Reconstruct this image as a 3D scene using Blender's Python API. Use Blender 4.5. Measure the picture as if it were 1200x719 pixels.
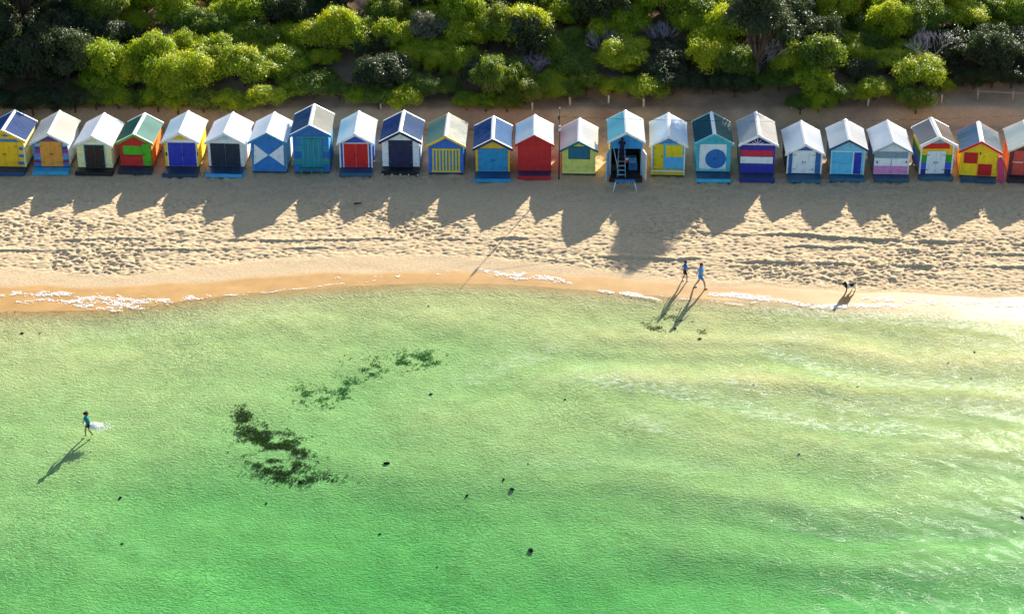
import bpy, bmesh, math, random
import numpy as np
from mathutils import Vector, Matrix
random.seed(7)
RNG = np.random.default_rng(11)
S = bpy.context.scene
COL = S.collection
for _o in list(bpy.data.objects):
    bpy.data.objects.remove(_o)

# ------------------------------------------------------------------ camera, sky, sun, exposure
IW, IH, FPX, PITCH = 1200.0, 719.0, 2464.0, math.radians(28.0)
CAM = np.array([0.0, -112.3, 51.1])
FWD = np.array([0.0, math.cos(PITCH), -math.sin(PITCH)])
UPV = np.array([0.0, math.sin(PITCH), math.cos(PITCH)])
cam = bpy.data.cameras.new('camera')
cam.lens = 36.0 * FPX / IW
cam.sensor_width = 36.0
cam.clip_start = 0.5
cam.clip_end = 5000
camo = bpy.data.objects.new('camera', cam)
COL.objects.link(camo)
camo.location = CAM.tolist()
camo.rotation_euler = (math.pi / 2 - PITCH, 0, 0)
S.camera = camo

SUN_AZ, SUN_EL = math.radians(23.5), math.radians(20.5)
SUNV = Vector((math.sin(SUN_AZ) * math.cos(SUN_EL), math.cos(SUN_AZ) * math.cos(SUN_EL), math.sin(SUN_EL)))
world = bpy.data.worlds.new('World')
S.world = world
world.use_nodes = True
wn = world.node_tree
sky = wn.nodes.new('ShaderNodeTexSky')
sky.sky_type = 'NISHITA'
sky.sun_disc = False
sky.sun_elevation = SUN_EL
sky.sun_rotation = SUN_AZ
sky.air_density = 1.0
sky.dust_density = 1.0
wn.links.new(sky.outputs[0], wn.nodes['Background'].inputs[0])
wn.nodes['Background'].inputs[1].default_value = 0.07
sl = bpy.data.lights.new('sun', 'SUN')
sl.energy = 5.0
sl.angle = math.radians(0.5)
sl.color = (1.0, 0.93, 0.82)
so = bpy.data.objects.new('sun', sl)
COL.objects.link(so)
so.rotation_euler = (-SUNV).to_track_quat('-Z', 'Y').to_euler()
so.location = (20, 40, 40)
S.view_settings.view_transform = 'Standard'
S.view_settings.look = 'None'
S.view_settings.gamma = 1.0
S.view_settings.use_curve_mapping = False
S.view_settings.exposure = 1.65
S.render.engine = 'CYCLES'
S.cycles.max_bounces = 8
S.cycles.transparent_max_bounces = 12
S.cycles.sample_clamp_indirect = 6
S.cycles.sample_clamp_direct = 12

# ------------------------------------------------------------------ pixel helpers (a pixel gives a direction only)
def ray(px, py):
    d = FWD * FPX + np.array([1.0, 0, 0]) * (px - IW / 2) + UPV * (IH / 2 - py)
    return d / np.linalg.norm(d)

def P(px, py, z=0.0):
    d = ray(px, py)
    t = (z - CAM[2]) / d[2]
    return CAM + d * t

def proj(p):
    v = np.asarray(p, float) - CAM
    k = v @ FWD
    return IW / 2 + FPX * v[0] / k, IH / 2 - FPX * (v @ UPV) / k, k

def lin(h):
    h = h.lstrip('#')
    out = []
    for i in (0, 2, 4):
        c = int(h[i:i + 2], 16) / 255
        out.append(c / 12.92 if c <= 0.04045 else ((c + 0.055) / 1.055) ** 2.4)
    return tuple(out)

# ------------------------------------------------------------------ numpy value noise
def _hash(ix, iy, seed):
    h = (ix.astype(np.int64) * 374761393 + iy.astype(np.int64) * 668265263 + seed * 1442695041) & 0x7fffffff
    h = ((h ^ (h >> 13)) * 1274126177) & 0x7fffffff
    return ((h ^ (h >> 16)) & 0xffff) / 65535.0

def noise(x, y, seed=0):
    x = np.asarray(x, float); y = np.asarray(y, float)
    ix = np.floor(x); iy = np.floor(y)
    fx = x - ix; fy = y - iy
    fx = fx * fx * (3 - 2 * fx); fy = fy * fy * (3 - 2 * fy)
    a = _hash(ix, iy, seed); b = _hash(ix + 1, iy, seed)
    c = _hash(ix, iy + 1, seed); d = _hash(ix + 1, iy + 1, seed)
    return (a * (1 - fx) + b * fx) * (1 - fy) + (c * (1 - fx) + d * fx) * fy

def fbm(x, y, seed=0, n=3):
    s = 0; a = 1; t = 0
    for i in range(n):
        s = s + a * noise(x * 2 ** i, y * 2 ** i, seed + i); t += a; a *= 0.5
    return s / t

def sstep(a, b, v):
    t = np.clip((v - a) / (b - a), 0, 1)
    return t * t * (3 - 2 * t)

# ------------------------------------------------------------------ terrain height
WL = -0.60                                   # sea level
def curve(pts, z):
    q = np.array([P(x, y, z)[:2] for x, y in pts])
    q = q[np.argsort(q[:, 0])]
    return lambda x: np.interp(x, q[:, 0], q[:, 1])
Y_WATER = curve([(-40, 368), (0, 366), (60, 364), (130, 363), (180, 357), (283, 344), (400, 336), (500, 331), (600, 333), (700, 341), (850, 352), (1000, 360), (1100, 364), (1200, 370), (1260, 372)], WL)
Y_WET = curve([(-40, 334), (0, 334), (100, 335), (170, 334), (250, 327), (300, 321), (400, 317), (500, 316), (600, 317), (700, 321), (800, 331), (900, 334), (1000, 340), (1100, 344), (1200, 347)], WL + 0.2)
Y_SMOOTH = curve([(-40, 318), (0, 318), (150, 325), (250, 311), (320, 304), (400, 302), (500, 300), (600, 304), (700, 315), (800, 326), (900, 331), (1000, 337), (1200, 345)], WL + 0.3)

DEPTH = [(0, 380, .10), (0, 430, .32), (0, 520, .7), (0, 610, .75), (0, 700, 1.15), (100, 560, .8), (120, 650, 1.0), (200, 600, 1.15), (200, 700, 1.25),
         (150, 420, .3), (200, 450, .5), (300, 370, .22), (300, 430, .5), (330, 520, .9), (300, 600, 1.15), (300, 690, 1.3), (450, 350, .1), (450, 372, .35), (450, 420, .62),
         (400, 460, .8), (520, 425, .75), (540, 480, .45), (450, 520, .75), (450, 620, 1.25), (450, 700, 1.4), (650, 350, .1), (650, 385, .38), (660, 435, .42),
         (650, 520, .6), (650, 620, 1.0), (650, 700, 1.35), (850, 372, .12), (850, 420, .25), (850, 470, .3), (850, 540, .5), (850, 610, .85), (850, 690, 1.25),
         (1100, 378, .08), (1100, 425, .2), (1100, 480, .25), (1100, 550, .42), (1100, 620, .75), (1050, 700, 1.2), (1190, 640, .85), (1190, 710, 1.15)]
_dp = np.array([[*P(a, b, WL - c * .6)[:2], 0.92 * c ** 1.5] for a, b, c in DEPTH + [(103, 502, .56), (85, 515, .56), (120, 490, .56)]])

def depth_field(x, y):
    num = np.zeros_like(x); den = np.zeros_like(x)
    for px_, py_, c in _dp:
        w = 1.0 / (((x - px_) ** 2 * .5 + (y - py_) ** 2) + 11.0) ** 2
        num += w * c; den += w
    return num / den

RUTS = [([(880, 276), (960, 279), (1040, 283), (1120, 285), (1210, 288)], .16), ([(920, 289), (1030, 292), (1120, 296), (1210, 299)], .10), ([(700, 298), (860, 304), (960, 307), (1040, 310), (1210, 312)], .11),
        ([(560, 279), (640, 277), (760, 273), (880, 276)], .08), ([(-10, 295), (60, 295), (130, 293), (250, 292), (420, 288), (560, 283)], .09), ([(-10, 286), (80, 284), (140, 281), (300, 282), (420, 280), (640, 277)], .08)]
_ruts = [(np.array([P(a, b, -.2)[:2] for a, b in pts]), h) for pts, h in RUTS]

def bank_y(x):
    return 7.2 + 0.8 * (fbm(x * .22, x * 0 + 3.3, 5, 3) - .5) * 2

def terrain(x, y, fine=True):
    x = np.asarray(x, float); y = np.asarray(y, float)
    yw = Y_WATER(x)
    t = y - yw
    up = WL + 0.085 * t - 0.0026 * t * np.abs(t) * (t > 0)
    z = np.where(t < 11, np.minimum(up, 0.0), 0.0)
    z = np.minimum(z, 0.0)
    z = np.where(t > 16.3 , 0.0, z)
    # seabed
    df = depth_field(x, y) * sstep(0, 2.5, -t) + 0.075 * np.clip(-t, 0, 1.2)
    df = np.maximum(df, 0.03 * np.clip(-t, 0, 2))
    # low curved sandbars on the right of the bay
    bar = np.sin((y + .13 * x + 5.5 * fbm(x * .07, y * .10, 46, 2)) * 2 * math.pi / 4.3)
    df = df + np.where(t < 0, .07 * np.sign(bar) * np.abs(bar) ** 1.5 * sstep(-2, 9, x + .25 * y + 6) * sstep(1.5, 5, -t) * (.4 + noise(x * .2, y * .4, 47)), 0)
    df = df + np.clip(-y - 48, 0, 60) * .05
    z = np.where(t < 0, WL - df, z)
    # bank and bluff
    d = y - bank_y(x)
    bl = 0.75 * sstep(0, 1.3, d) + np.clip(d - .6, 0, 24) * 0.18
    bl = bl + (fbm(x * .35, y * .35, 21, 3) - .5) * 0.9 * sstep(0.5, 4, d)
    z = z + np.where(d > 0, bl, 0)
    if fine:
        dry = sstep(-.1, .7, y - Y_SMOOTH(x)) * (1 - sstep(6.5, 9, y))
        n1 = noise(x * 5.6 + 2 * noise(x * .7, y * .7, 3), y * 8.4, 31)
        n2 = noise(x * 7.5, y * 9.0, 32)
        n3 = fbm(x * .9, y * 1.6, 33, 2)
        pits = -np.clip(0.55 - n1, 0, 1) * 0.16
        patch = 0.7 + 0.6 * sstep(.35, .65, noise(x * .22, y * .45, 37))
        z = z + dry * patch * (pits + (n2 - .5) * 0.07 + (n3 - .5) * 0.08)
        sm = (1 - dry) * (t > 0) * (y < 0)
        z = z + sm * (fbm(x * .5, y * 1.1, 41, 2) - .5) * 0.03
        z = z + np.where(t < 0, (fbm(x * .5, y * .5, 44, 3) - .5) * 0.14 * sstep(0, 3, -t), 0)
        for pts, h in _ruts:
            o = np.argsort(pts[:, 0]); q = pts[o]
            yr = np.interp(x, q[:, 0], q[:, 1]) + (noise(x * .8, x * 0 + h * 50, 51) - .5) * .3
            ins = (x > q[0, 0]) & (x < q[-1, 0])
            k = (y - yr)
            brk = .25 + .95 * sstep(.3, .6, noise(x * .55, x * 0 + h * 77, 52))
            z = z + np.where(ins, .6 * h * brk * np.where(k > 0, np.exp(-(k / .3) ** 2), -0.5 * np.exp(-(k / .12) ** 2)) * sstep(-.25, .1, k + .1), 0)
    return z

def tz(x, y):
    return float(terrain(np.array([x]), np.array([y]))[0])

def hit(px, py, zoff=0.0):
    """where a pixel's ray meets the terrain"""
    d = ray(px, py)
    ts = np.linspace(70, 190, 2401)
    pts = CAM[None] + d[None] * ts[:, None]
    zz = terrain(pts[:, 0], pts[:, 1], False) + zoff
    i = int(np.argmax(pts[:, 2] < zz))
    return pts[i]

# ------------------------------------------------------------------ object helpers
def prop(o, label=None, cat=None, group=None, kind=None):
    if label: o['label'] = label
    if cat: o['category'] = cat
    if group: o['group'] = group
    if kind: o['kind'] = kind
    return o

def link(name, me, mats, parent=None):
    o = bpy.data.objects.new(name, me)
    COL.objects.link(o)
    if mats is not None:
        for m in (mats if isinstance(mats, (list, tuple)) else [mats]):
            if m.name not in [q.name for q in me.materials if q]:
                me.materials.append(m)
    if parent: o.parent = parent
    return o

def empty(name, loc, rz=0.0):
    o = bpy.data.objects.new(name, None)
    o.empty_display_size = .3
    COL.objects.link(o)
    o.location = loc
    o.rotation_euler = (0, 0, rz)
    return o

def mesh(name, verts, faces, smooth=False):
    me = bpy.data.meshes.new(name)
    me.from_pydata([tuple(v) for v in verts], [], faces)
    me.update()
    if smooth:
        me.polygons.foreach_set('use_smooth', [True] * len(me.polygons))
    return me

def np_mesh(name, V, F, smooth=False):
    """V (n,3), F (m,4) quads"""
    me = bpy.data.meshes.new(name)
    V = np.asarray(V, np.float32); F = np.asarray(F, np.int32)
    me.vertices.add(len(V)); me.vertices.foreach_set('co', V.ravel())
    k = F.shape[1]
    me.loops.add(F.size); me.loops.foreach_set('vertex_index', F.ravel())
    me.polygons.add(len(F))
    me.polygons.foreach_set('loop_start', np.arange(0, F.size, k, dtype=np.int32))
    me.polygons.foreach_set('loop_total', np.full(len(F), k, np.int32))
    if smooth: me.polygons.foreach_set('use_smooth', np.ones(len(F), bool))
    me.update(calc_edges=True)
    me.validate()
    return me

def prism(pts, y0, y1):
    """polygon in (x,z), extruded between two local y values"""
    n = len(pts)
    v = [(x, y0, z) for x, z in pts] + [(x, y1, z) for x, z in pts]
    f = [tuple(range(n)), tuple(range(2 * n - 1, n - 1, -1))]
    f += [(i, i + n, (i + 1) % n + n, (i + 1) % n) for i in range(n)]
    me = mesh('prism', v, f)
    bm = bmesh.new(); bm.from_mesh(me); bmesh.ops.recalc_face_normals(bm, faces=bm.faces); bm.to_mesh(me); bm.free()
    return me

def box(x0, x1, y0, y1, z0, z1):
    return prism([(x0, z0), (x1, z0), (x1, z1), (x0, z1)], y0, y1)

def tube_data(p0, p1, r0, r1, n=8):
    p0 = Vector(p0); p1 = Vector(p1)
    ax = (p1 - p0).normalized()
    a = ax.orthogonal().normalized(); b = ax.cross(a)
    v = []
    for p, r in ((p0, r0), (p1, r1)):
        for i in range(n):
            t = 2 * math.pi * i / n
            v.append(p + (a * math.cos(t) + b * math.sin(t)) * r)
    f = [(i, (i + 1) % n, n + (i + 1) % n, n + i) for i in range(n)]
    f += [tuple(range(n - 1, -1, -1)), tuple(range(n, 2 * n))]
    return v, f

def merge(datas):
    V = []; F = []
    for v, f in datas:
        k = len(V); V += [tuple(q) for q in v]; F += [tuple(i + k for i in q) for q in f]
    return V, F

def tubes(segs, n=8, smooth=True):
    return mesh('tubes', *merge([tube_data(*s, n=n) for s in segs]), smooth=smooth)

# ------------------------------------------------------------------ materials
MATS = {}
def nt(name):
    m = bpy.data.materials.new(name); m.use_nodes = True
    t = m.node_tree
    return m, t, t.nodes, t.links, t.nodes['Principled BSDF']

def N(nodes, typ, **kw):
    n = nodes.new(typ)
    for k, v in kw.items(): setattr(n, k, v)
    return n

def ramp(nodes, stops):
    r = nodes.new('ShaderNodeValToRGB')
    e = r.color_ramp.elements
    while len(e) < len(stops): e.new(0.5)
    for i, (p, c) in enumerate(stops):
        e[i].position = p; e[i].color = (*c, 1) if len(c) == 3 else c
    return r

def paint(hexc, rough=.55, boards=None, metal=0.0, wear=.34):
    """weathered paint; boards: 'h' or 'v' gives fine board-joint relief"""
    key = ('paint', hexc, rough, boards, wear)
    if key in MATS: return MATS[key]
    m, t, nd, lk, b = nt('paint_' + hexc.strip('#') + (boards or ''))
    c = lin(hexc)
    tc = N(nd, 'ShaderNodeTexCoord')
    n1 = N(nd, 'ShaderNodeTexNoise'); n1.inputs['Scale'].default_value = 3.0; n1.inputs['Detail'].default_value = 6; n1.inputs['Roughness'].default_value = .65
    lk.new(tc.outputs['Object'], n1.inputs['Vector'])
    g = sum(c) / 3
    dark = tuple(q * (1 - wear) * .9 + g * .03 for q in c)
    light = tuple(min(.85, q * 1.06 + .012) for q in c)
    r = ramp(nd, [(.28, dark), (.5, c), (.75, light)])
    lk.new(n1.outputs['Fac'], r.inputs['Fac'])
    lk.new(r.outputs['Color'], b.inputs['Base Color'])
    b.inputs['Roughness'].default_value = rough
    b.inputs['Metallic'].default_value = metal
    bp = N(nd, 'ShaderNodeBump'); bp.inputs['Strength'].default_value = .5; bp.inputs['Distance'].default_value = .012
    if boards:
        sx = N(nd, 'ShaderNodeSeparateXYZ'); lk.new(tc.outputs['Object'], sx.inputs[0])
        mu = N(nd, 'ShaderNodeMath', operation='MULTIPLY'); mu.inputs[1].default_value = 1 / .15
        lk.new(sx.outputs['Z' if boards == 'h' else 'X'], mu.inputs[0])
        fr = N(nd, 'ShaderNodeMath', operation='FRACT'); lk.new(mu.outputs[0], fr.inputs[0])
        if boards == 'v':
            pp = N(nd, 'ShaderNodeMath', operation='GREATER_THAN'); pp.inputs[1].default_value = .1; lk.new(fr.outputs[0], pp.inputs[0]); src = pp
        else:
            pp = N(nd, 'ShaderNodeMath', operation='SUBTRACT'); pp.inputs[0].default_value = 1; lk.new(fr.outputs[0], pp.inputs[1]); src = pp
        bp.inputs['Distance'].default_value = .02
        bp.inputs['Strength'].default_value = .8
        lk.new(src.outputs[0], bp.inputs['Height'])
    else:
        lk.new(n1.outputs['Fac'], bp.inputs['Height'])
    lk.new(bp.outputs[0], b.inputs['Normal'])
    MATS[key] = m
    return m

def iron(hexc, stain='#7a6a58', amt=.35):
    key = ('iron', hexc, stain, amt)
    if key in MATS: return MATS[key]
    m, t, nd, lk, b = nt('roofing_' + hexc.strip('#'))
    c = lin(hexc); s = lin(stain)
    tc = N(nd, 'ShaderNodeTexCoord')
    mp = N(nd, 'ShaderNodeMapping'); mp.inputs['Scale'].default_value = (.7, 5, 1); lk.new(tc.outputs['Object'], mp.inputs[0])
    n1 = N(nd, 'ShaderNodeTexNoise'); n1.inputs['Scale'].default_value = 1.7; n1.inputs['Detail'].default_value = 7; n1.inputs['Roughness'].default_value = .7
    lk.new(mp.outputs[0], n1.inputs['Vector'])
    mixc = tuple(a * (1 - amt) + q * amt for a, q in zip(c, s))
    r = ramp(nd, [(.34, mixc), (.52, c), (.8, tuple(min(.85, q * 1.08) for q in c))])
    lk.new(n1.outputs['Fac'], r.inputs['Fac']); lk.new(r.outputs[0], b.inputs['Base Color'])
    b.inputs['Roughness'].default_value = .7; b.inputs['Specular IOR Level'].default_value = .2
    MATS[key] = m
    return m

def simple(name, hexc, rough=.7, var=.25, scale=8.0, spec=.3):
    key = ('s', name)
    if key in MATS: return MATS[key]
    m, t, nd, lk, b = nt(name)
    c = lin(hexc)
    tc = N(nd, 'ShaderNodeTexCoord')
    n1 = N(nd, 'ShaderNodeTexNoise'); n1.inputs['Scale'].default_value = scale; n1.inputs['Detail'].default_value = 5
    lk.new(tc.outputs['Object'], n1.inputs['Vector'])
    r = ramp(nd, [(.3, tuple(q * (1 - var) for q in c)), (.7, tuple(min(.9, q * (1 + var)) for q in c))])
    lk.new(n1.outputs['Fac'], r.inputs['Fac']); lk.new(r.outputs[0], b.inputs['Base Color'])
    b.inputs['Roughness'].default_value = rough
    b.inputs['Specular IOR Level'].default_value = spec
    MATS[key] = m
    return m

# ---- ground
def ground_material():
    m, t, nd, lk, b = nt('beach_sand')
    geo = N(nd, 'ShaderNodeNewGeometry')
    wet = N(nd, 'ShaderNodeAttribute', attribute_name='wet')
    soil = N(nd, 'ShaderNodeAttribute', attribute_name='soil')
    sub = N(nd, 'ShaderNodeAttribute', attribute_name='submerged')
    n1 = N(nd, 'ShaderNodeTexNoise'); n1.inputs['Scale'].default_value = 1.3; n1.inputs['Detail'].default_value = 8; n1.inputs['Roughness'].default_value = .7
    n2 = N(nd, 'ShaderNodeTexNoise'); n2.inputs['Scale'].default_value = 7; n2.inputs['Detail'].default_value = 6; n2.inputs['Roughness'].default_value = .7
    for n in (n1, n2): lk.new(geo.outputs['Position'], n.inputs['Vector'])
    dry = ramp(nd, [(.22, (.27, .18, .095)), (.36, (.47, .35, .21)), (.55, (.55, .42, .265)), (.78, (.62, .49, .33))])
    lk.new(n2.outputs['Fac'], dry.inputs['Fac'])
    wc = ramp(nd, [(.3, (.42, .235, .075)), (.7, (.50, .30, .115))]); lk.new(n1.outputs['Fac'], wc.inputs['Fac'])
    sc = ramp(nd, [(.3, (.22, .145, .095)), (.7, (.34, .24, .165))]); lk.new(n1.outputs['Fac'], sc.inputs['Fac'])
    ub = ramp(nd, [(.3, (.55, .45, .225)), (.55, (.64, .53, .28)), (.8, (.70, .60, .34))]); lk.new(n1.outputs['Fac'], ub.inputs['Fac'])
    def mix(f, a, c):
        x = N(nd, 'ShaderNodeMix', data_type='RGBA'); lk.new(f, x.inputs[0]); lk.new(a, x.inputs[6]); lk.new(c, x.inputs[7]); return x.outputs[2]
    c = mix(wet.outputs['Fac'], dry.outputs[0], wc.outputs[0])
    c = mix(sub.outputs['Fac'], c, ub.outputs[0])
    c = mix(soil.outputs['Fac'], c, sc.outputs[0])
    lk.new(c, b.inputs['Base Color'])
    rr = N(nd, 'ShaderNodeMapRange'); rr.inputs[3].default_value = .95; rr.inputs[4].default_value = .42
    lk.new(wet.outputs['Fac'], rr.inputs[0]); lk.new(rr.outputs[0], b.inputs['Roughness'])
    # only the exposed wet strip is glossy; sand under the sea has no air boundary of its own
    ws = N(nd, 'ShaderNodeMath', operation='SUBTRACT', use_clamp=True); lk.new(wet.outputs['Fac'], ws.inputs[0]); lk.new(sub.outputs['Fac'], ws.inputs[1])
    wsm = N(nd, 'ShaderNodeMath', operation='MULTIPLY'); wsm.inputs[1].default_value = .16; lk.new(ws.outputs[0], wsm.inputs[0]); lk.new(wsm.outputs[0], b.inputs['Specular IOR Level'])
    # fine relief: grain on dry sand, wave ripples on the sea floor
    mp = N(nd, 'ShaderNodeMapping'); mp.inputs['Scale'].default_value = (1.6, 2.6, 1); mp.inputs['Rotation'].default_value = (0, 0, .25)
    lk.new(geo.outputs['Position'], mp.inputs[0])
    rp = N(nd, 'ShaderNodeTexNoise'); rp.inputs['Scale'].default_value = 3.6; rp.inputs['Detail'].default_value = 3; rp.inputs['Distortion'].default_value = .9
    lk.new(mp.outputs[0], rp.inputs['Vector'])
    b1 = N(nd, 'ShaderNodeBump'); b1.inputs['Strength'].default_value = .55; b1.inputs['Distance'].default_value = .05
    lk.new(n2.outputs['Fac'], b1.inputs['Height'])
    mul = N(nd, 'ShaderNodeMath', operation='MULTIPLY'); mul.inputs[1].default_value = .7; lk.new(sub.outputs['Fac'], mul.inputs[0])
    inv = N(nd, 'ShaderNodeMath', operation='SUBTRACT'); inv.inputs[0].default_value = 1; lk.new(wet.outputs['Fac'], inv.inputs[1])
    m5 = N(nd, 'ShaderNodeMath', operation='MULTIPLY'); m5.inputs[1].default_value = .5; lk.new(inv.outputs[0], m5.inputs[0])
    lk.new(m5.outputs[0], b1.inputs['Strength'])
    b2 = N(nd, 'ShaderNodeBump'); b2.inputs['Distance'].default_value = .10
    lk.new(mul.outputs[0], b2.inputs['Strength']); lk.new(rp.outputs['Fac'], b2.inputs['Height']); lk.new(b1.outputs[0], b2.inputs['Normal'])
    lk.new(b2.outputs[0], b.inputs['Normal'])
    return m

def water_material():
    m, t, nd, lk, b = nt('sea_water')
    out = nd['Material Output']; nd.remove(b)
    geo = N(nd, 'ShaderNodeNewGeometry')
    mp = N(nd, 'ShaderNodeMapping'); mp.inputs['Scale'].default_value = (1.0, 1.7, 1); mp.inputs['Rotation'].default_value = (0, 0, -.3)
    lk.new(geo.outputs['Position'], mp.inputs[0])
    a = N(nd, 'ShaderNodeTexNoise'); a.inputs['Scale'].default_value = 8.0; a.inputs['Detail'].default_value = 5; a.inputs['Roughness'].default_value = .68; a.inputs['Distortion'].default_value = .6
    lk.new(mp.outputs[0], a.inputs['Vector'])
    mp2 = N(nd, 'ShaderNodeMapping'); mp2.inputs['Scale'].default_value = (1.2, .8, 1); mp2.inputs['Rotation'].default_value = (0, 0, .9)
    lk.new(geo.outputs['Position'], mp2.inputs[0])
    a2 = N(nd, 'ShaderNodeTexNoise'); a2.inputs['Scale'].default_value = 3.0; a2.inputs['Detail'].default_value = 3; a2.inputs['Distortion'].default_value = 1.2; lk.new(mp2.outputs[0], a2.inputs['Vector'])
    lo = N(nd, 'ShaderNodeTexNoise'); lo.inputs['Scale'].default_value = .16; lo.inputs['Detail'].default_value = 2; lk.new(geo.outputs['Position'], lo.inputs['Vector'])
    lom = N(nd, 'ShaderNodeMapRange'); lom.inputs[1].default_value = .35; lom.inputs[2].default_value = .65; lom.inputs[3].default_value = .25; lom.inputs[4].default_value = 1.8; lk.new(lo.outputs['Fac'], lom.inputs[0])
    am = N(nd, 'ShaderNodeMath', operation='MULTIPLY'); lk.new(a2.outputs['Fac'], am.inputs[0]); lk.new(lom.outputs[0], am.inputs[1])
    asum = N(nd, 'ShaderNodeMath', operation='ADD'); lk.new(am.outputs[0], asum.inputs[1])
    inv_ = N(nd, 'ShaderNodeMath', operation='SUBTRACT'); inv_.inputs[0].default_value = 1.9; lk.new(lom.outputs[0], inv_.inputs[1])
    am2 = N(nd, 'ShaderNodeMath', operation='MULTIPLY'); lk.new(a.outputs['Fac'], am2.inputs[0]); lk.new(inv_.outputs[0], am2.inputs[1]); lk.new(am2.outputs[0], asum.inputs[0])
    bp = N(nd, 'ShaderNodeBump'); bp.inputs['Strength'].default_value = 1.0; bp.inputs['Distance'].default_value = .20
    lk.new(asum.outputs[0], bp.inputs['Height'])
    bg = N(nd, 'ShaderNodeBump'); bg.inputs['Strength'].default_value = .4; bg.inputs['Distance'].default_value = .04
    lk.new(a.outputs['Fac'], bg.inputs['Height'])
    # Schlick reflectance, the same from above and below (the sheet does not bend rays)
    dt = N(nd, 'ShaderNodeVectorMath', operation='DOT_PRODUCT'); lk.new(bp.outputs[0], dt.inputs[0]); lk.new(geo.outputs['Incoming'], dt.inputs[1])
    ab = N(nd, 'ShaderNodeMath', operation='ABSOLUTE'); lk.new(dt.outputs['Value'], ab.inputs[0])
    om = N(nd, 'ShaderNodeMath', operation='SUBTRACT', use_clamp=True); om.inputs[0].default_value = 1; lk.new(ab.outputs[0], om.inputs[1])
    p5 = N(nd, 'ShaderNodeMath', operation='POWER'); p5.inputs[1].default_value = 5; lk.new(om.outputs[0], p5.inputs[0])
    fr = N(nd, 'ShaderNodeMath', operation='MULTIPLY_ADD', use_clamp=True); fr.inputs[1].default_value = .75; fr.inputs[2].default_value = .02; lk.new(p5.outputs[0], fr.inputs[0])
    tr = N(nd, 'ShaderNodeBsdfTransparent'); tr.inputs[0].default_value = (.97, 1, .98, 1)
    gl = N(nd, 'ShaderNodeBsdfGlossy'); gl.inputs['Color'].default_value = (.045, .05, .05, 1); gl.inputs['Roughness'].default_value = .07; lk.new(bg.outputs[0], gl.inputs['Normal'])
    mx = N(nd, 'ShaderNodeMixShader'); lk.new(fr.outputs[0], mx.inputs[0]); lk.new(tr.outputs[0], mx.inputs[1]); lk.new(gl.outputs[0], mx.inputs[2])
    # aerated, milky water behind the small breakers
    fo = N(nd, 'ShaderNodeAttribute', attribute_name='foam')
    fn = N(nd, 'ShaderNodeTexNoise'); fn.inputs['Scale'].default_value = 2.2; fn.inputs['Detail'].default_value = 8; fn.inputs['Roughness'].default_value = .75; lk.new(mp.outputs[0], fn.inputs['Vector'])
    fr2 = N(nd, 'ShaderNodeMapRange'); fr2.inputs[1].default_value = .47; fr2.inputs[2].default_value = .72; lk.new(fn.outputs['Fac'], fr2.inputs[0])
    fm = N(nd, 'ShaderNodeMath', operation='MULTIPLY'); lk.new(fr2.outputs[0], fm.inputs[0]); lk.new(fo.outputs['Fac'], fm.inputs[1])
    di = N(nd, 'ShaderNodeBsdfDiffuse'); di.inputs[0].default_value = (.72, .78, .74, 1)
    m2 = N(nd, 'ShaderNodeMixShader'); lk.new(fm.outputs[0], m2.inputs[0]); lk.new(mx.outputs[0], m2.inputs[1]); lk.new(di.outputs[0], m2.inputs[2])
    lk.new(m2.outputs[0], out.inputs['Surface'])
    va = N(nd, 'ShaderNodeVolumeAbsorption'); va.inputs['Color'].default_value = (.43, .885, .66, 1); va.inputs['Density'].default_value = .52
    lk.new(va.outputs[0], out.inputs['Volume'])
    return m

def leaf_material(name, cols, trans):
    m, t, nd, lk, b = nt(name)
    out = nd['Material Output']
    at = N(nd, 'ShaderNodeAttribute', attribute_name='tone')
    oi = N(nd, 'ShaderNodeObjectInfo')
    ad = N(nd, 'ShaderNodeMath', operation='MULTIPLY_ADD'); ad.inputs[1].default_value = .3; lk.new(oi.outputs['Random'], ad.inputs[0])
    sc = N(nd, 'ShaderNodeMath', operation='MULTIPLY'); sc.inputs[1].default_value = .7; lk.new(at.outputs['Fac'], sc.inputs[0]); lk.new(sc.outputs[0], ad.inputs[2])
    r = ramp(nd, [(.12, cols[0]), (.5, cols[1]), (.9, cols[2])]); lk.new(ad.outputs[0], r.inputs['Fac'])
    lk.new(r.outputs[0], b.inputs['Base Color']); b.inputs['Roughness'].default_value = .5
    b.inputs['Specular IOR Level'].default_value = .35
    tr = N(nd, 'ShaderNodeBsdfTranslucent'); 
    hs = N(nd, 'ShaderNodeMix', data_type='RGBA', blend_type='MULTIPLY'); hs.inputs[0].default_value = 1; hs.inputs[7].default_value = (*trans, 1)
    lk.new(r.outputs[0], hs.inputs[6]); lk.new(hs.outputs[2], tr.inputs[0])
    mx = N(nd, 'ShaderNodeMixShader'); mx.inputs[0].default_value = .38
    lk.new(b.outputs[0], mx.inputs[1]); lk.new(tr.outputs[0], mx.inputs[2]); lk.new(mx.outputs[0], out.inputs['Surface'])
    return m

# ------------------------------------------------------------------ ground sheet
def axis(segments):
    out = []
    for a, b, s in segments:
        n = max(1, int(round((b - a) / s)))
        out.append(np.linspace(a, b, n, endpoint=False))
    out.append([segments[-1][1]])
    return np.concatenate(out)

def grid_faces(ny, nx):
    i = np.arange(ny * nx).reshape(ny, nx)
    return np.stack([i[:-1, :-1], i[:-1, 1:], i[1:, 1:], i[1:, :-1]], -1).reshape(-1, 4)

def add_attr(me, name, vals):
    a = me.attributes.new(name, 'FLOAT', 'POINT')
    a.data.foreach_set('value', np.asarray(vals, np.float32))

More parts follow.
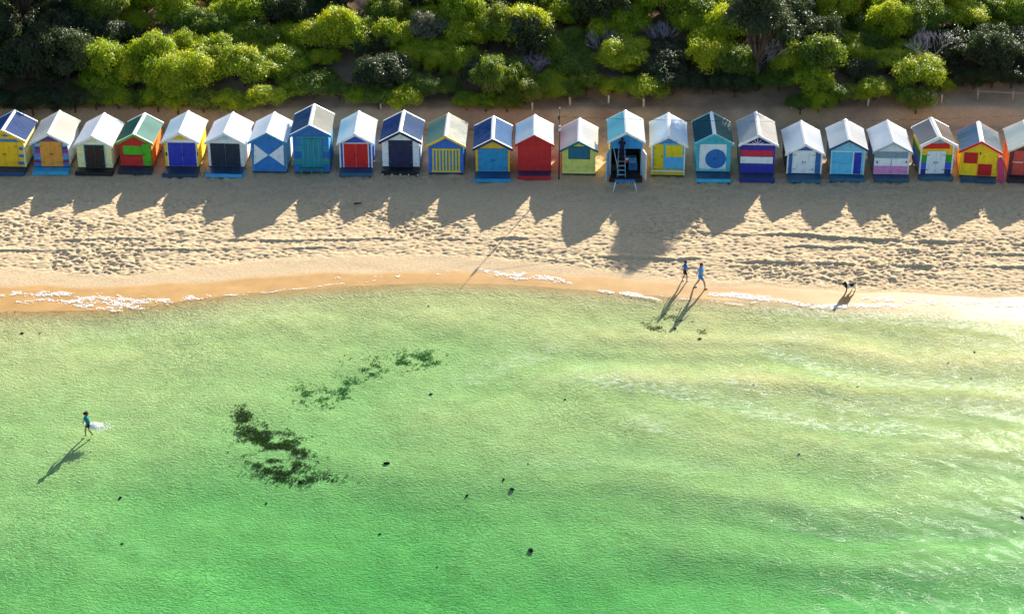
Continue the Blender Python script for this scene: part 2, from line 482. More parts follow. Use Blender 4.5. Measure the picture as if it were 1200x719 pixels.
MGROUND = ground_material()
xs = axis([(-2000, -200, 300), (-200, -60, 20), (-60, -34, 1.0), (-34, 34, .085), (34, 60, 1.0), (60, 200, 20), (200, 2000, 300)])
ys = axis([(-1500, -200, 260), (-200, -60, 20), (-60, -46, 2), (-46, -20, .3), (-20, -16, .15), (-16, -3, .065), (-3, 6, .2), (6, 12, .14), (12, 30, .5), (30, 60, 5), (60, 200, 20), (200, 2000, 300)])
X, Y = np.meshgrid(xs, ys)
Z = terrain(X, Y)
me = np_mesh('ground', np.stack([X, Y, Z], -1).reshape(-1, 3), grid_faces(len(ys), len(xs)), True)
wet = 1 - sstep(-.25, .25, Y - Y_WET(X) + (noise(X * .6, Y * .6, 61) - .5) * .5)
sub = 1 - sstep(-1.2, .2, Y - Y_WATER(X))
soil = sstep(.3, 2.2, Y - bank_y(X) + (fbm(X * .5, Y * .5, 62, 3) - .5) * 2) * .9 + .45 * sstep(2.2, 4.5, Y) * (1 - sstep(.3, 2.2, Y - bank_y(X)))
soil = soil * (1 - .6 * sstep(24, 27, X) * (1 - sstep(11, 13, Y)))
add_attr(me, 'wet', wet.ravel()); add_attr(me, 'submerged', sub.ravel()); add_attr(me, 'soil', soil.ravel())
prop(link('ground', me, MGROUND), 'sandy beach, sea floor and bluff', None, None, 'structure')

# ------------------------------------------------------------------ water
CRESTS = [([(840, 398), (910, 424), (960, 443), (1010, 455), (1080, 459), (1210, 466)], .10, 1.0), ([(790, 445), (850, 456), (930, 470)], .07, .8),
          ([(900, 478), (1000, 486), (1100, 492), (1210, 502)], .05, .7), ([(500, 470), (560, 450), (630, 425), (690, 405)], .06, .6),
          ([(-10, 416), (80, 404), (130, 399), (200, 388), (300, 377), (400, 369)], .06, .35), ([(860, 368), (960, 376), (1080, 384), (1210, 396)], .06, .9),
          ([(640, 443), (765, 463), (880, 490), (960, 507), (1070, 513), (1120, 512)], .06, 1.1), ([(705, 487), (770, 508), (830, 530)], .05, .9), ([(1080, 482), (1140, 490), (1210, 500)], .07, 1.0), ([(880, 392), (925, 400), (980, 404)], .05, 1.2),
          ([(960, 520), (1080, 522), (1210, 535)], .05, .5), ([(560, 560), (700, 545), (900, 560)], .03, .25), ([(0, 600), (120, 640), (300, 700)], .05, .12), ([(820, 600), (1000, 640), (1200, 630)], .04, .15)]
wxs = axis([(-400, -80, 80), (-80, -31, 4), (-31, 31, .15), (31, 80, 4), (80, 400, 80)])
wys = axis([(-600, -80, 100), (-80, -47, 4), (-47, -8, .13), (-8, -5, 1)])
X, Y = np.meshgrid(wxs, wys)
Z = np.full(X.shape, WL)
dep = np.clip(Y_WATER(X) - Y, 0, 40)
amp = sstep(0, 6, dep)
warp = fbm(X * .25, Y * .25, 71, 2) * 3
for k, (wl, ang, a) in enumerate([(2.3, 1.45, .012), (1.5, 1.15, .009), (1.1, 1.85, .007), (.75, .9, .006), (.62, 2.1, .005)]):
    ph = (X * math.cos(ang) + Y * math.sin(ang) + warp * .5) * 2 * math.pi / wl + k * 1.7
    Z = Z + amp * a * np.sin(ph) * (.3 + 1.4 * noise(X * .35 + k * 9, Y * .5, 72 + k))
Z = Z + amp * (fbm(X * 2.4, Y * 3.6, 79, 2) - .5) * .045
foam = np.zeros_like(X)
for pts, h, f in CRESTS:
    q = np.array([P(a, b, WL)[:2] for a, b in pts]); q = q[np.argsort(q[:, 0])]
    yc = np.interp(X, q[:, 0], q[:, 1]) + (noise(X * .7, X * 0 + h * 31, 80) - .5) * .35
    w = sstep(q[0, 0] - .1, q[0, 0] + 3, X) * (1 - sstep(q[-1, 0] - 3, q[-1, 0] + .1, X))
    k = Y - yc
    Z = Z + 1.5 * h * w * np.where(k > 0, np.exp(-(k / 1.2) ** 2), np.exp(-(k / .24) ** 2))
    foam = np.maximum(foam, f * .52 * w * np.where(k > 0, np.exp(-(k / 1.7) ** 2), np.exp(-(k / .12) ** 2)))
foam = np.maximum(foam, .04 * sstep(4, 22, X) * sstep(-26, -19, Y))
ny, nx = len(wys), len(wxs)
V = np.stack([X, Y, Z], -1).reshape(-1, 3)
F = grid_faces(ny, nx).tolist()
i = np.arange(ny * nx).reshape(ny, nx)
edge = np.concatenate([i[0, :-1], i[:-1, -1], i[-1, :0:-1], i[:0:-1, 0]])
nb = len(V); low = V[edge].copy(); low[:, 2] = -9
V = np.concatenate([V, low]); ne = len(edge)
me = bpy.data.meshes.new('sea_water')
F += [(int(edge[k]), nb + k, nb + (k + 1) % ne, int(edge[(k + 1) % ne])) for k in range(ne)]
F += [tuple(nb + k for k in range(ne - 1, -1, -1))]
me.from_pydata(V.tolist(), [], F); me.update()
me.polygons.foreach_set('use_smooth', [True] * (len(me.polygons) - 1 - ne) + [False] * (ne + 1))
add_attr(me, 'foam', np.concatenate([foam.ravel(), np.zeros(ne)]))
prop(link('sea_water', me, water_material()), 'clear shallow green sea water with small ripples', None, None, 'structure')

# ------------------------------------------------------------------ foam along the shore (lacy real mesh)
FOAM = [([(-10, 347), (50, 347), (100, 351), (150, 354), (200, 353), (250, 347), (290, 343)], [3, 6, 9, 10, 6, 2.5, 1.5], .56), ([(20, 352), (80, 356), (130, 361), (180, 360)], [2, 6, 6, 2], .56),
        ([(290, 343), (340, 338), (400, 331), (440, 329)], [1.2, .9, .6, .4], .55), ([(370, 326), (440, 324), (500, 322), (560, 319)], [2, 3, 4, 3], .80),
        ([(550, 318), (600, 323), (640, 328), (670, 333)], [2, 6, 6, 2], .56), ([(700, 339), (740, 343), (775, 349)], [1, 3, 1], .36),
        ([(775, 349), (830, 352), (900, 354)], [.6, .8, .6], .5), ([(830, 344), (870, 346), (900, 349), (950, 355), (1000, 358), (1060, 357)], [2, 4, 4, 4, 3, 2], .42),
        ([(1000, 349), (1050, 350), (1100, 353), (1150, 356), (1210, 362)], [3, 6, 7, 7, 5], .57), ([(1060, 366), (1120, 369), (1210, 376)], [4, 7, 9], .74)]
FOAMM, _t, _nd, _lk, _b = nt('lacy_foam')
_b.inputs['Base Color'].default_value = (.86, .88, .87, 1); _b.inputs['Roughness'].default_value = .9
_g = N(_nd, 'ShaderNodeNewGeometry'); _n = N(_nd, 'ShaderNodeTexNoise'); _n.inputs['Scale'].default_value = 9; _n.inputs['Detail'].default_value = 4; _lk.new(_g.outputs['Position'], _n.inputs['Vector'])
_r = N(_nd, 'ShaderNodeMapRange'); _r.inputs[1].default_value = .4; _r.inputs[2].default_value = .62; _r.inputs[3].default_value = .15; _r.inputs[4].default_value = .95; _lk.new(_n.outputs['Fac'], _r.inputs[0]); _lk.new(_r.outputs[0], _b.inputs['Alpha'])
fv = []; ff = []
cell = .04
for k, (pts, wd, thr) in enumerate(FOAM):
    q = np.array([P(a, b, WL + .05)[:2] for a, b in pts])
    hw = np.interp(np.arange(q[0, 0], q[-1, 0], cell), q[:, 0], np.array(wd)) / 9.6 * .5 * 1.25
    gx = np.arange(q[0, 0], q[-1, 0], cell)
    yc = np.interp(gx, q[:, 0], q[:, 1]) + (fbm(gx * .5, gx * 0 + k, 90, 3) - .5) * .8
    for a_, (x0, y0, h0) in enumerate(zip(gx, yc, hw)):
        rows = np.arange(-h0 * 1.2, h0 * 1.2, cell)
        if len(rows) == 0: continue
        yy = y0 + rows
        xx0 = np.full_like(yy, x0); wp = 1.2 * noise(xx0 * 1.3, yy * 2.1, 93)
        nn = .4 * noise(xx0 * 2.0 + wp, yy * 4.5, 91) + .35 * noise(xx0 * 5 + wp * 2, yy * 10, 92) + .25 * noise(xx0 * 14, yy * 18, 94)
        e = np.abs(rows) / max(h0, .03)
        keep = nn > thr - .06 + .35 * np.clip(e - .45, 0, 2)
        zz = np.maximum(terrain(np.full_like(yy, x0), yy), WL) + .012 + .012 * nn
        for y1, z1, kp in zip(yy, zz, keep):
            if kp:
                b0 = len(fv)
                j = [random.uniform(-.016, .016) for _ in range(8)]
                fv += [(x0 + j[0], y1 + j[1], z1), (x0 + cell * 1.15 + j[2], y1 + j[3], z1), (x0 + cell * 1.15 + j[4], y1 + cell * 1.15 + j[5], z1 + .005), (x0 + j[6], y1 + cell * 1.15 + j[7], z1 + .005)]
                ff.append((b0, b0 + 1, b0 + 2, b0 + 3))
prop(link('sea_foam', mesh('sea_foam', fv, ff), FOAMM), 'lacy white foam washed along the waterline', 'foam', None, 'stuff')

# ------------------------------------------------------------------ beach huts
ZO = {1: (0, 115), 2: (180, 115), 3: (360, 115), 4: (540, 115), 5: (680, 115), 6: (850, 115), 7: (1000, 115)}
ROOFTAN = math.tan(math.radians(28.5))

class Hut:
    def __init__(s, zoom, L, R, B, A, K, label, wall, side, barge, roof, ridge, deck=None, edge=None, floor=.28, boards='h', open_front=False, skirt='#2a2622', rear_trim=None, corner=None, stain='#7a6a58', over=.16, amt=.35, cap=None):
        ox, oy = ZO[zoom]
        s.px = lambda x, y: (ox + x / 6.0, oy + y / 6.0)
        if not deck: floor = .10
        s.floor = floor
        F = P(*s.px((L + R) / 2, B), floor)
        s.F = F
        k = proj(F)[2]
        s.w = w = (R - L) / 12.0 / FPX * k
        lo, hi = floor + 1, floor + 5
        for _ in range(40):
            z = (lo + hi) / 2
            if proj((F[0], F[1] - over, z))[1] > oy + A[1] / 6.0: lo = z
            else: hi = z
        s.zA = zA = z
        a = P(*s.px(*A), zA); b = P(*s.px(*K), zA)
        d = b - a
        s.yaw = max(-.3, min(.3, math.atan2(-d[0], d[1])))
        ln = max(2.1, min(3.4, math.hypot(d[0], d[1])))
        s.depth = ln - over - .12
        s.root = empty('beach_hut', (F[0], F[1], 0.0), s.yaw)
        prop(s.root, label, 'beach hut', 'beach huts in a row on the sand')
        s.dir = np.array([-math.sin(s.yaw), math.cos(s.yaw), 0]); s.rt = np.array([math.cos(s.yaw), math.sin(s.yaw), 0])
        r = s.root
        za = zA - .075; ze = za - w * ROOFTAN
        s.za, s.ze = za, ze
        D = s.depth
        mw, ms = paint(wall, boards=boards), paint(side, boards='h')
        if not open_front:
            link('front_wall', prism([(-w, floor), (w, floor), (w, ze), (0, za), (-w, ze)], 0, .08), mw, r)
        link('back_wall', prism([(-w, floor), (w, floor), (w, ze), (0, za), (-w, ze)], D - .08, D), ms, r)
        link('side_wall', box(-w + .002, -w + .07, .081, D - .081, floor, ze - .01), ms, r)
        link('side_wall', box(w - .07, w - .002, .081, D - .081, floor, ze - .01), ms, r)
        link('floor', box(-w - .004, w + .004, .003, D + .004, floor - .07, floor - .002), paint(skirt), r)
        for px_ in (-w + .12, 0, w - .12):
            for py_ in (.15, D - .15):
                link('stump', box(px_ - .06, px_ + .06, py_ - .06, py_ + .06, -.25, floor - .07), paint(skirt), r)
        if corner:
            for sx in (-1, 1):
                link('corner_post', box(*sorted((sx * (w + .012), sx * (w - .07))), -.03, .05, floor, ze + .02), paint(corner), r)
        # roof: two corrugated sheets
        ev = w + .14
        rl, rr = roof if isinstance(roof, tuple) else (roof, roof)  # many right sheets carry sunlight in their lighter colour; some are truly two-tone
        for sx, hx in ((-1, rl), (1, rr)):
            n = int((D + over + .12) / .105) * 6
            yv = np.linspace(-over, D + .12, n)
            zz = .013 * np.sin(np.linspace(0, n / 6 * 2 * math.pi, n))
            V = []
            for yy, q in zip(yv, zz):
                V += [(sx * .01, yy, zA - .03 + q), (sx * ev, yy, zA - .03 - ev * ROOFTAN + q), (sx * ev, yy, zA - .055 - ev * ROOFTAN + q), (sx * .01, yy, zA - .055 + q)]
            Fc = []
            for i_ in range(n - 1):
                for c_ in range(4):
                    a_ = i_ * 4 + c_; b_ = i_ * 4 + (c_ + 1) % 4
                    Fc.append((a_, b_, b_ + 4, a_ + 4) if sx > 0 else (a_, a_ + 4, b_ + 4, b_))
            Fc += [(0, 1, 2, 3), tuple((n - 1) * 4 + q for q in (3, 2, 1, 0))]
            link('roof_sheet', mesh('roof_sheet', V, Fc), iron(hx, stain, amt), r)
            if edge:
                for y0, y1 in ((-over - .012, -over + .07), (D + .05, D + .135)):
                    link('roof_edge', prism([(sx * .03, zA - .005), (sx * (ev + .01), zA - .005 - (ev - .02) * ROOFTAN), (sx * (ev + .01), zA - .03 - (ev - .02) * ROOFTAN), (sx * .03, zA - .03)], y0, y1), paint(edge), r)
            hb = .15
            link('barge_board', prism([(sx * .004, zA - .02), (sx * (ev + .03), zA - .02 - (ev + .03) * ROOFTAN), (sx * (ev + .03), zA - .02 - hb - (ev + .03) * ROOFTAN), (sx * .004, zA - .02 - hb)], -over - .04, -over - .014), paint(barge), r)
            link('barge_board', prism([(sx * .004, zA - .02), (sx * (ev + .02), zA - .02 - (ev + .02) * ROOFTAN), (sx * (ev + .02), zA - .02 - .1 - (ev + .02) * ROOFTAN), (sx * .004, zA - .02 - .1)], D + .137, D + .16), paint(rear_trim or barge), r)
        cw = cap or .11
        link('ridge_cap', prism([(-cw, zA - .004 - cw * ROOFTAN), (0, zA + .018), (cw, zA - .004 - cw * ROOFTAN), (cw, zA - .02 - cw * ROOFTAN), (0, zA - .001), (-cw, zA - .02 - cw * ROOFTAN)], -over - .05, D + .165), iron(ridge, ridge, 0), r)
        if deck:
            dl, dr, db, dc, fc = deck
            G = P(*s.px((dl + dr) / 2, db), 0.0)
            dd = max(.4, min(1.0, F[1] - G[1]))
            hw = (dr - dl) / 12.0 / FPX * k
            s.dd = dd
            off = (s.px((dl + dr) / 2, db)[0] - s.px((L + R) / 2, B)[0]) * 0
            n = max(3, int(dd / .15)); st = (dd - .02) / n
            bme = None
            for i_ in range(n):
                if bme is None:
                    bme = box(-hw, hw, 0, st - .014, -.035, 0); bme.materials.append(paint(dc))
                o = link('deck_board', bme, None, r); o.location = (0, -.02 - st * (i_ + 1) + .007, floor - .03 + random.uniform(-.003, .003))
            link('deck_fascia', box(-hw - .01, hw + .01, -dd - .035, -dd - .003, .02, floor - .045), paint(fc), r)
            for px_ in (-hw + .1, 0, hw - .1):
                link('deck_stump', box(px_ - .05, px_ + .05, -dd + .03, -dd + .13, -.25, floor - .07), paint(skirt), r)
            for sx in (-1, 1):
                link('deck_side', box(*sorted((sx * (hw - .03), sx * (hw + .004))), -dd + .001, -.03, .03, floor - .07), paint(fc), r)

    def loc(s, x, y):
        d = ray(*s.px(x, y))
        t = ((s.F - CAM) @ s.dir) / (d @ s.dir)
        q = CAM + d * t - s.F
        return float(q @ s.rt), float(q[2] + s.F[2])

    def clip(s, p):
        x = max(-s.w + .004, min(s.w - .004, p[0]))
        return x, max(s.floor + .01, min(p[1], s.za - abs(x) * ROOFTAN - .01))

    def poly(s, name, pts, col, lev=1, raw=False, boards=None, parent=None, label=None):
        q = [s.clip(s.loc(*p)) if not raw else s.loc(*p) for p in pts]
        o = link(name, prism(q, -.016 * lev - .004, .02), paint(col, boards=boards), parent or s.root)
        if label: o['label'] = label
        return o, q

    def rect(s, name, x0, y0, x1, y1, col, lev=1, boards=None, parent=None, label=None):
        a = s.loc(x0, y0); b = s.loc(x1, y0); c = s.loc(x1, y1); d = s.loc(x0, y1)
        X0, X1 = (a[0] + d[0]) / 2, (b[0] + c[0]) / 2
        Z1, Z0 = (a[1] + b[1]) / 2, (c[1] + d[1]) / 2
        X0, X1 = max(-s.w + .004, X0), min(s.w - .004, X1)
        Z0 = max(s.floor + .012, Z0)
        o = link(name, box(X0, X1, -.016 * lev - .004, .02, Z0, Z1), paint(col, boards=boards), parent or s.root)
        if label: o['label'] = label
        return o, (X0, X1, Z0, Z1)

    def door(s, x0, y0, x1, y1, col, leaves=1, lev=2, boards=None, handle='#1c1c1c', hside=1, frame=None):
        _, (X0, X1, Z0, Z1) = s.rect('door_opening', x0, y0, x1, y1, frame or '#20201e', max(1, lev - 1))
        yb = -.016 * lev - .004
        if frame:
            t = .05
            for nm, bb in (('door_frame', (X0 - .0, X0 + t, Z0, Z1)), ('door_frame', (X1 - t, X1, Z0, Z1)), ('door_frame', (X0 + t, X1 - t, Z1 - t, Z1))):
                link(nm, box(bb[0], bb[1], yb - .012, 0, bb[2], bb[3]), paint(frame), s.root)
            X0 += t; X1 -= t; Z1 -= t
        wd = (X1 - X0) / leaves
        for i in range(leaves):
            a, b = X0 + wd * i + .006, X0 + wd * (i + 1) - .006
            dr = link('door', box(a, b, yb, .0, Z0 + .006, Z1 - .006), paint(col, boards=boards), s.root)
            hx = b - .07 if (leaves == 2 and i == 0) or (leaves == 1 and hside > 0) else a + .07
            zm = Z0 + (Z1 - Z0) * .5
            link('handle', box(hx - .018, hx + .018, yb - .035, yb + .002, zm - .06, zm + .06), simple('dark_handle', handle, .4), dr)
            for fz in (.18, .82):
                hz = Z0 + (Z1 - Z0) * fz
                ex = a if hx > (a + b) / 2 else b
                link('hinge', box(min(ex, ex + (.16 if ex == a else -.16)) , max(ex, ex + (.16 if ex == a else -.16)), yb - .008, yb + .002, hz - .018, hz + .018), simple('hinge_steel', '#5b6066', .5), dr)

WHITE = '#e9edf0'
H = []
# 1
h = Hut(1, -85, 187, 480, (40, 222), (130, 82), 'yellow hut with blue stripes beside its door and blue white-edged roof', '#f0c41c', '#efe3a0', '#f0c81e', '#0e4a88', WHITE, deck=(-95, 182, 545, '#1b3550', '#1b4a78'), edge=WHITE, corner='#e8e2a0')
h.poly('gable_panel', [(8, 268), (92, 268), (48, 238)], '#2f7fc0', 2)
h.rect('stripe_board', -70, 288, 168, 305, '#2a7db8', 2)
h.door(-60, 306, 125, 480, '#f2c010', 2, 2)
for y in (345, 395, 445):
    h.rect('stripe_board', 134, y, 180, y + 22, '#1f74bc', 1); h.rect('stripe_board', -84, y, -64, y + 22, '#1f74bc', 1)
# 2
h = Hut(1, 245, 490, 480, (345, 245), (430, 82), 'hut with orange double doors between blue and maroon striped boards, cream roof', '#3a86c8', '#dfe6ea', '#dfe9f2', '#e6dac8', '#eee6da', deck=(240, 492, 541, '#2d9ccc', '#30a8d8'), stain='#b8a890')
h.poly('gable_panel', [(285, 300), (420, 300), (352, 262)], '#6b3a6e', 1)
cols = ['#7cc0e0', '#8a1f4c', '#3a55b0', '#a86ab4', '#35a0d0', '#8c1c48', '#2f78c8']
for i, c in enumerate(cols):
    y = 318 + i * 23
    h.rect('stripe_board', 244, y, 286, y + 20, c, 1); h.rect('stripe_board', 440, y, 488, y + 20, c, 1)
h.door(285, 304, 440, 478, '#e09a3a', 2, 2)
# 3
h = Hut(1, 550, 795, 487, (640, 262), (740, 82), 'cream hut with dark brown door and broad white roof over a black deck', '#e9e6a8', '#efe9c0', WHITE, '#eceef0', WHITE, deck=(530, 790, 546, '#15161a', '#15161a'), stain='#d8dce0')
h.rect('lintel', 580, 308, 735, 323, '#f2f2e6', 2)
h.door(592, 323, 742, 487, '#2a1818', 2, 2, frame='#7fc8c8')
# 4
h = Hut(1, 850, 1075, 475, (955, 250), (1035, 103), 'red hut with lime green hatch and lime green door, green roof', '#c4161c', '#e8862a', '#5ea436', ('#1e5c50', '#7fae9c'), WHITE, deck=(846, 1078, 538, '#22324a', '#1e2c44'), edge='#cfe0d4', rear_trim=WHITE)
h.rect('hatch', 866, 335, 998, 396, '#4db41a', 2)
h.rect('rail', 862, 397, 1002, 404, '#7c1012', 3)
h.door(1004, 322, 1064, 472, '#4db41a', 1, 2, hside=-1)
# 5
h = Hut(2, 85, 320, 478, (185, 238), (250, 88), 'yellow hut with royal blue double doors in a white frame, white roof', '#f2cc1c', '#f0c828', WHITE, '#eceff2', WHITE, deck=(75, 318, 566, '#223a52', '#22415f'), stain='#cfd6dc')
h.poly('gable_panel', [(130, 290), (258, 290), (188, 255)], '#f4c81c', 1)
h.rect('lintel', 92, 291, 302, 305, WHITE, 2)
for x0, x1 in ((84, 104), (300, 330)): h.rect('band', x0, 380, x1, 405, '#2a3a50', 1)
h.door(98, 305, 306, 476, '#1c34b4', 2, 2, frame=WHITE)
# 6
h = Hut(2, 390, 640, 478, (485, 240), (550, 97), 'white hut with dark navy doors, blue deck with pale blue front edge', '#dfe9f0', '#eef0ee', WHITE, '#f0f1f2', WHITE, deck=(375, 632, 570, '#1c3f60', '#3aa4e0'), stain='#d4dade')
h.rect('lintel', 400, 296, 605, 310, WHITE, 2)
h.poly('gable_panel', [(440, 290), (560, 290), (498, 258)], '#b8d8ec', 1)
h.door(396, 311, 616, 478, '#12283e', 2, 2, boards='v', frame=WHITE)
# 7
h = Hut(2, 695, 935, 515, (800, 240), (855, 97), 'blue hut front with two white triangles pointing inward, white roof', '#1a78c8', '#e6ecf0', '#1e8cc8', '#f0f1f2', WHITE, rear_trim=WHITE, stain='#d4dade')
h.poly('white_triangle', [(706, 322), (706, 468), (806, 400)], '#e4eef4', 1)
h.poly('white_triangle', [(912, 326), (918, 476), (812, 400)], '#e4eef4', 1)
h.rect('corner_post', 694, 318, 704, 514, '#2690d0', 2); h.rect('corner_post', 922, 326, 934, 514, '#2690d0', 2)
# 8
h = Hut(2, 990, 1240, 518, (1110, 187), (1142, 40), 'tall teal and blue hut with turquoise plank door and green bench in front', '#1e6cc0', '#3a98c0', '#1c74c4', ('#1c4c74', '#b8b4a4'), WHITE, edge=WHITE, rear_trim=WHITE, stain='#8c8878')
h.rect('band', 1000, 268, 1236, 282, '#1c8c9c', 2)
for i, c in enumerate(['#1c78c8', '#1c8cb0', '#1860b8', '#1c8c84', '#1a6cc0']):
    y = 290 + i * 44
    h.rect('block_panel', 996, y, 1042, y + 42, c, 1); h.rect('block_panel', 1192, y, 1236, y + 42, c, 1)
_, (X0, X1, Z0, Z1) = h.rect('door_backing', 1042, 284, 1190, 500, '#14706c', 1)
for i in range(8):
    a = X0 + (X1 - X0) * i / 8
    link('door_plank', box(a + .008, a + (X1 - X0) / 8 - .008, -.045, 0, Z0, Z1), paint(['#1c90a8', '#1c84a0'][i % 2]), h.root)
HUT8 = h
# 9
h = Hut(3, 232, 460, 487, (335, 248), (365, 82), 'blue hut with bright red double doors and white corner posts', '#1f4fc4', '#2c6cc8', WHITE, ('#dff0f2', '#f0f1f1'), WHITE, deck=(232, 460, 551, '#1f4668', '#2b5f86'), corner=WHITE, stain='#cfe0e4')
h.door(252, 312, 434, 484, '#c8121a', 2, 2, frame=WHITE)
# 10
h = Hut(3, 530, 790, 480, (652, 232), (680, 85), 'white hut with navy door and navy roof edged white, dark deck with small white lights', '#e2edf4', '#e4e8ea', '#16284e', ('#0e3a74', '#14588c'), WHITE, deck=(530, 792, 540, '#10141e', '#0e1220'), edge=WHITE, rear_trim=WHITE)
h.door(572, 296, 742, 480, '#14204c', 2, 2)
HUT10 = h
for u in (-.95, -.45, 0, .45, .95):
    link('deck_light', box(u * h.w - .03, u * h.w + .03, -h.dd - .10, -h.dd - .04, .02, .09), paint('#e8eef0'), h.root)
# 11
h = Hut(3, 855, 1100, 525, (972, 262), (993, 105), 'blue hut with yellow striped front boards and yellow gable edge, cream roof', '#1f6ad0', '#2468c0', '#eac41c', ('#7f9c88', '#e6dfc8'), '#eee8d8', stain='#3c7c80', amt=.6)
_, (X0, X1, Z0, Z1) = h.rect('front_panel', 880, 355, 1075, 516, '#1c6c9c', 1)
n = 17
for i in range(n):
    a = X0 + (X1 - X0) * i / n
    link('stripe_board', box(a + .004, a + (X1 - X0) / n - .004, -.04, 0, Z0 + .06, Z1 - .06), paint('#eac820' if i % 2 == 0 else ['#1c78c8', '#2a8c9c'][i % 4 // 2]), h.root)
h.rect('rail', 878, 354, 1077, 364, '#eac41c', 3); h.rect('rail', 878, 508, 1080, 518, '#eac41c', 3)
# 12
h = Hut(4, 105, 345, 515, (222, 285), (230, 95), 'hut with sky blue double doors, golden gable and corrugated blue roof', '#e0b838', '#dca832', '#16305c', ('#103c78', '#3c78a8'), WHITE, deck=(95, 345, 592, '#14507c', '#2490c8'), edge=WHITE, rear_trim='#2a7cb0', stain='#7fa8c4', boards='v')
h.door(122, 354, 330, 513, '#1c8cc4', 2, 2, handle='#c8d0d4')
# 13
h = Hut(4, 400, 635, 510, (515, 255), (517, 115), 'plain bright red weatherboard hut with pale grey roof', '#c0101c', '#cc2420', '#c0141c', ('#ccd8de', '#efece8'), WHITE, deck=(402, 632, 573, '#3c3458', '#b81c24'), rear_trim=WHITE, stain='#b8bcc0')
h.rect('hatch', 412, 330, 622, 400, '#c4121c', 1, boards='h')
# 14
h = Hut(4, 712, 945, 530, (828, 298), (833, 125), 'pale yellow green hut with one teal window shutter and no deck', '#d6dc74', '#dccc60', '#12686c', ('#bdb8b6', '#ecebe6'), '#f0efee', boards='v', rear_trim=WHITE, stain='#a89cac')
h.rect('shutter_frame', 756, 340, 908, 428, '#0f4450', 1)
h.rect('shutter', 762, 345, 902, 422, '#156a88', 2)
h.rect('sill', 714, 518, 943, 528, '#e2e690', 2)
# 15 open
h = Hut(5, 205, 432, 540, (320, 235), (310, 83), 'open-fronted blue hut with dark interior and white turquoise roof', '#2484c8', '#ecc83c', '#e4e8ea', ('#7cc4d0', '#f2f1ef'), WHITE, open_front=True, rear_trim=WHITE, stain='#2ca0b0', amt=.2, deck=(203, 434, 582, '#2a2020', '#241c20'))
HUT15 = h
w, ze, za, fl = h.w, h.ze, h.za, h.floor
zb = h.loc(320, 345)[1]
link('gable_panel', prism([(-w, zb), (w, zb), (w, ze), (0, za), (-w, ze)], 0, .06), paint('#2490d4'), h.root)
link('lintel', box(-w, w, -.02, .06, zb - .08, zb - .002), paint('#3a94cc'), h.root)
for sx in (-1, 1):
    link('corner_post', box(*sorted((sx * w, sx * (w - .08))), -.01, .07, fl, zb - .082), paint('#7cb4d8'), h.root)
    dv = link('door', box(0, .06, -.75, 0, fl + .05, zb - .12), paint('#dfe4e6' if sx > 0 else '#8cb8d8'), h.root)
    dv.location = (sx * (w + .01) - (.06 if sx < 0 else 0), -.02, 0); dv.rotation_euler = (0, 0, sx * .22)
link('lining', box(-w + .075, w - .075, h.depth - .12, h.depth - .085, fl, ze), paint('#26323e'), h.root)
for z_ in (.75, 1.25, 1.75):
    link('shelf', box(-w + .08, w - .08, h.depth - .55, h.depth - .125, z_, z_ + .03), paint('#3c3028'), h.root)
# 16
h = Hut(5, 497, 730, 540, (612, 262), (607, 88), 'pale blue hut with tall yellow door and square yellow window panel', '#58b4e4', '#d8e4ea', WHITE, ('#dcecf4', '#e4ecf2'), WHITE, rear_trim=WHITE, stain='#9cc8e8', corner='#d0e4f0')
h.poly('gable_panel', [(525, 318), (702, 318), (614, 270)], '#3c8cd0', 1)
h.door(516, 321, 585, 494, '#d8c40c', 1, 2)
h.rect('window_panel', 602, 330, 720, 412, '#dcc80c', 2)
h.rect('front_panel', 604, 415, 720, 494, '#4cb0e4', 2)
h.rect('stripe_board', 498, 497, 728, 506, '#c4b40c', 2); h.rect('stripe_board', 498, 508, 728, 516, '#e4ecec', 2); h.rect('stripe_board', 498, 520, 728, 538, '#c8b80c', 2)
# 17
h = Hut(5, 812, 1050, 515, (940, 250), (917, 95), 'aqua hut with big blue disc on a white square, dark teal roof', '#38b4d0', '#38a0b8', '#34b8cc', ('#14505c', '#4c6c68'), WHITE, deck=(812, 1048, 593, '#2c4c6c', '#30b4dc'), rear_trim='#c8e8ec', stain='#3c5c50', edge='#a8d4d8')
h.rect('white_panel', 838, 324, 1026, 496, '#dcecf2', 1)
cx, cz = h.loc(952, 425); rr = (h.loc(1026, 425)[0] - h.loc(880, 425)[0]) / 2
link('blue_disc', prism([(cx + rr * math.cos(t * math.pi / 18), cz + rr * math.sin(t * math.pi / 18)) for t in range(36)], -.05, .0), paint('#1a6cb8'), h.root)
link('handle', box(cx - .12, cx - .08, -.08, -.049, cz - .02, cz + .1), simple('dark_handle', '#1c1c1c', .4), h.root)
h.rect('rail', 834, 498, 1030, 510, '#5cc8dc', 2)
# 18
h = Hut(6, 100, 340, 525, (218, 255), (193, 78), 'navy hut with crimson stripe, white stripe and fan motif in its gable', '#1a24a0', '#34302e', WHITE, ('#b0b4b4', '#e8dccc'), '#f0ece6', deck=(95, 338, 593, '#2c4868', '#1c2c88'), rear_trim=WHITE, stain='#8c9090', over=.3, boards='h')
h.rect('stripe_board', 106, 365, 336, 408, '#c81a48', 2); h.rect('stripe_board', 104, 412, 334, 457, '#e4eef2', 2)
h.poly('gable_panel', [(150, 318), (305, 318), (225, 280)], '#141c84', 2)
fx, fz = h.loc(226, 322)
for a in (18, 54, 90, 126, 162):
    l_ = .34 if a != 90 else .38
    c_, s_ = math.cos(math.radians(a)), math.sin(math.radians(a))
    link('fan_ray', prism([(fx + s_ * .018, fz - c_ * .018), (fx + c_ * l_ + s_ * .018, fz + s_ * l_ - c_ * .018), (fx + c_ * l_ - s_ * .018, fz + s_ * l_ + c_ * .018), (fx - s_ * .018, fz + c_ * .018)], -.062, -.03), paint('#e4e8f0'), h.root)
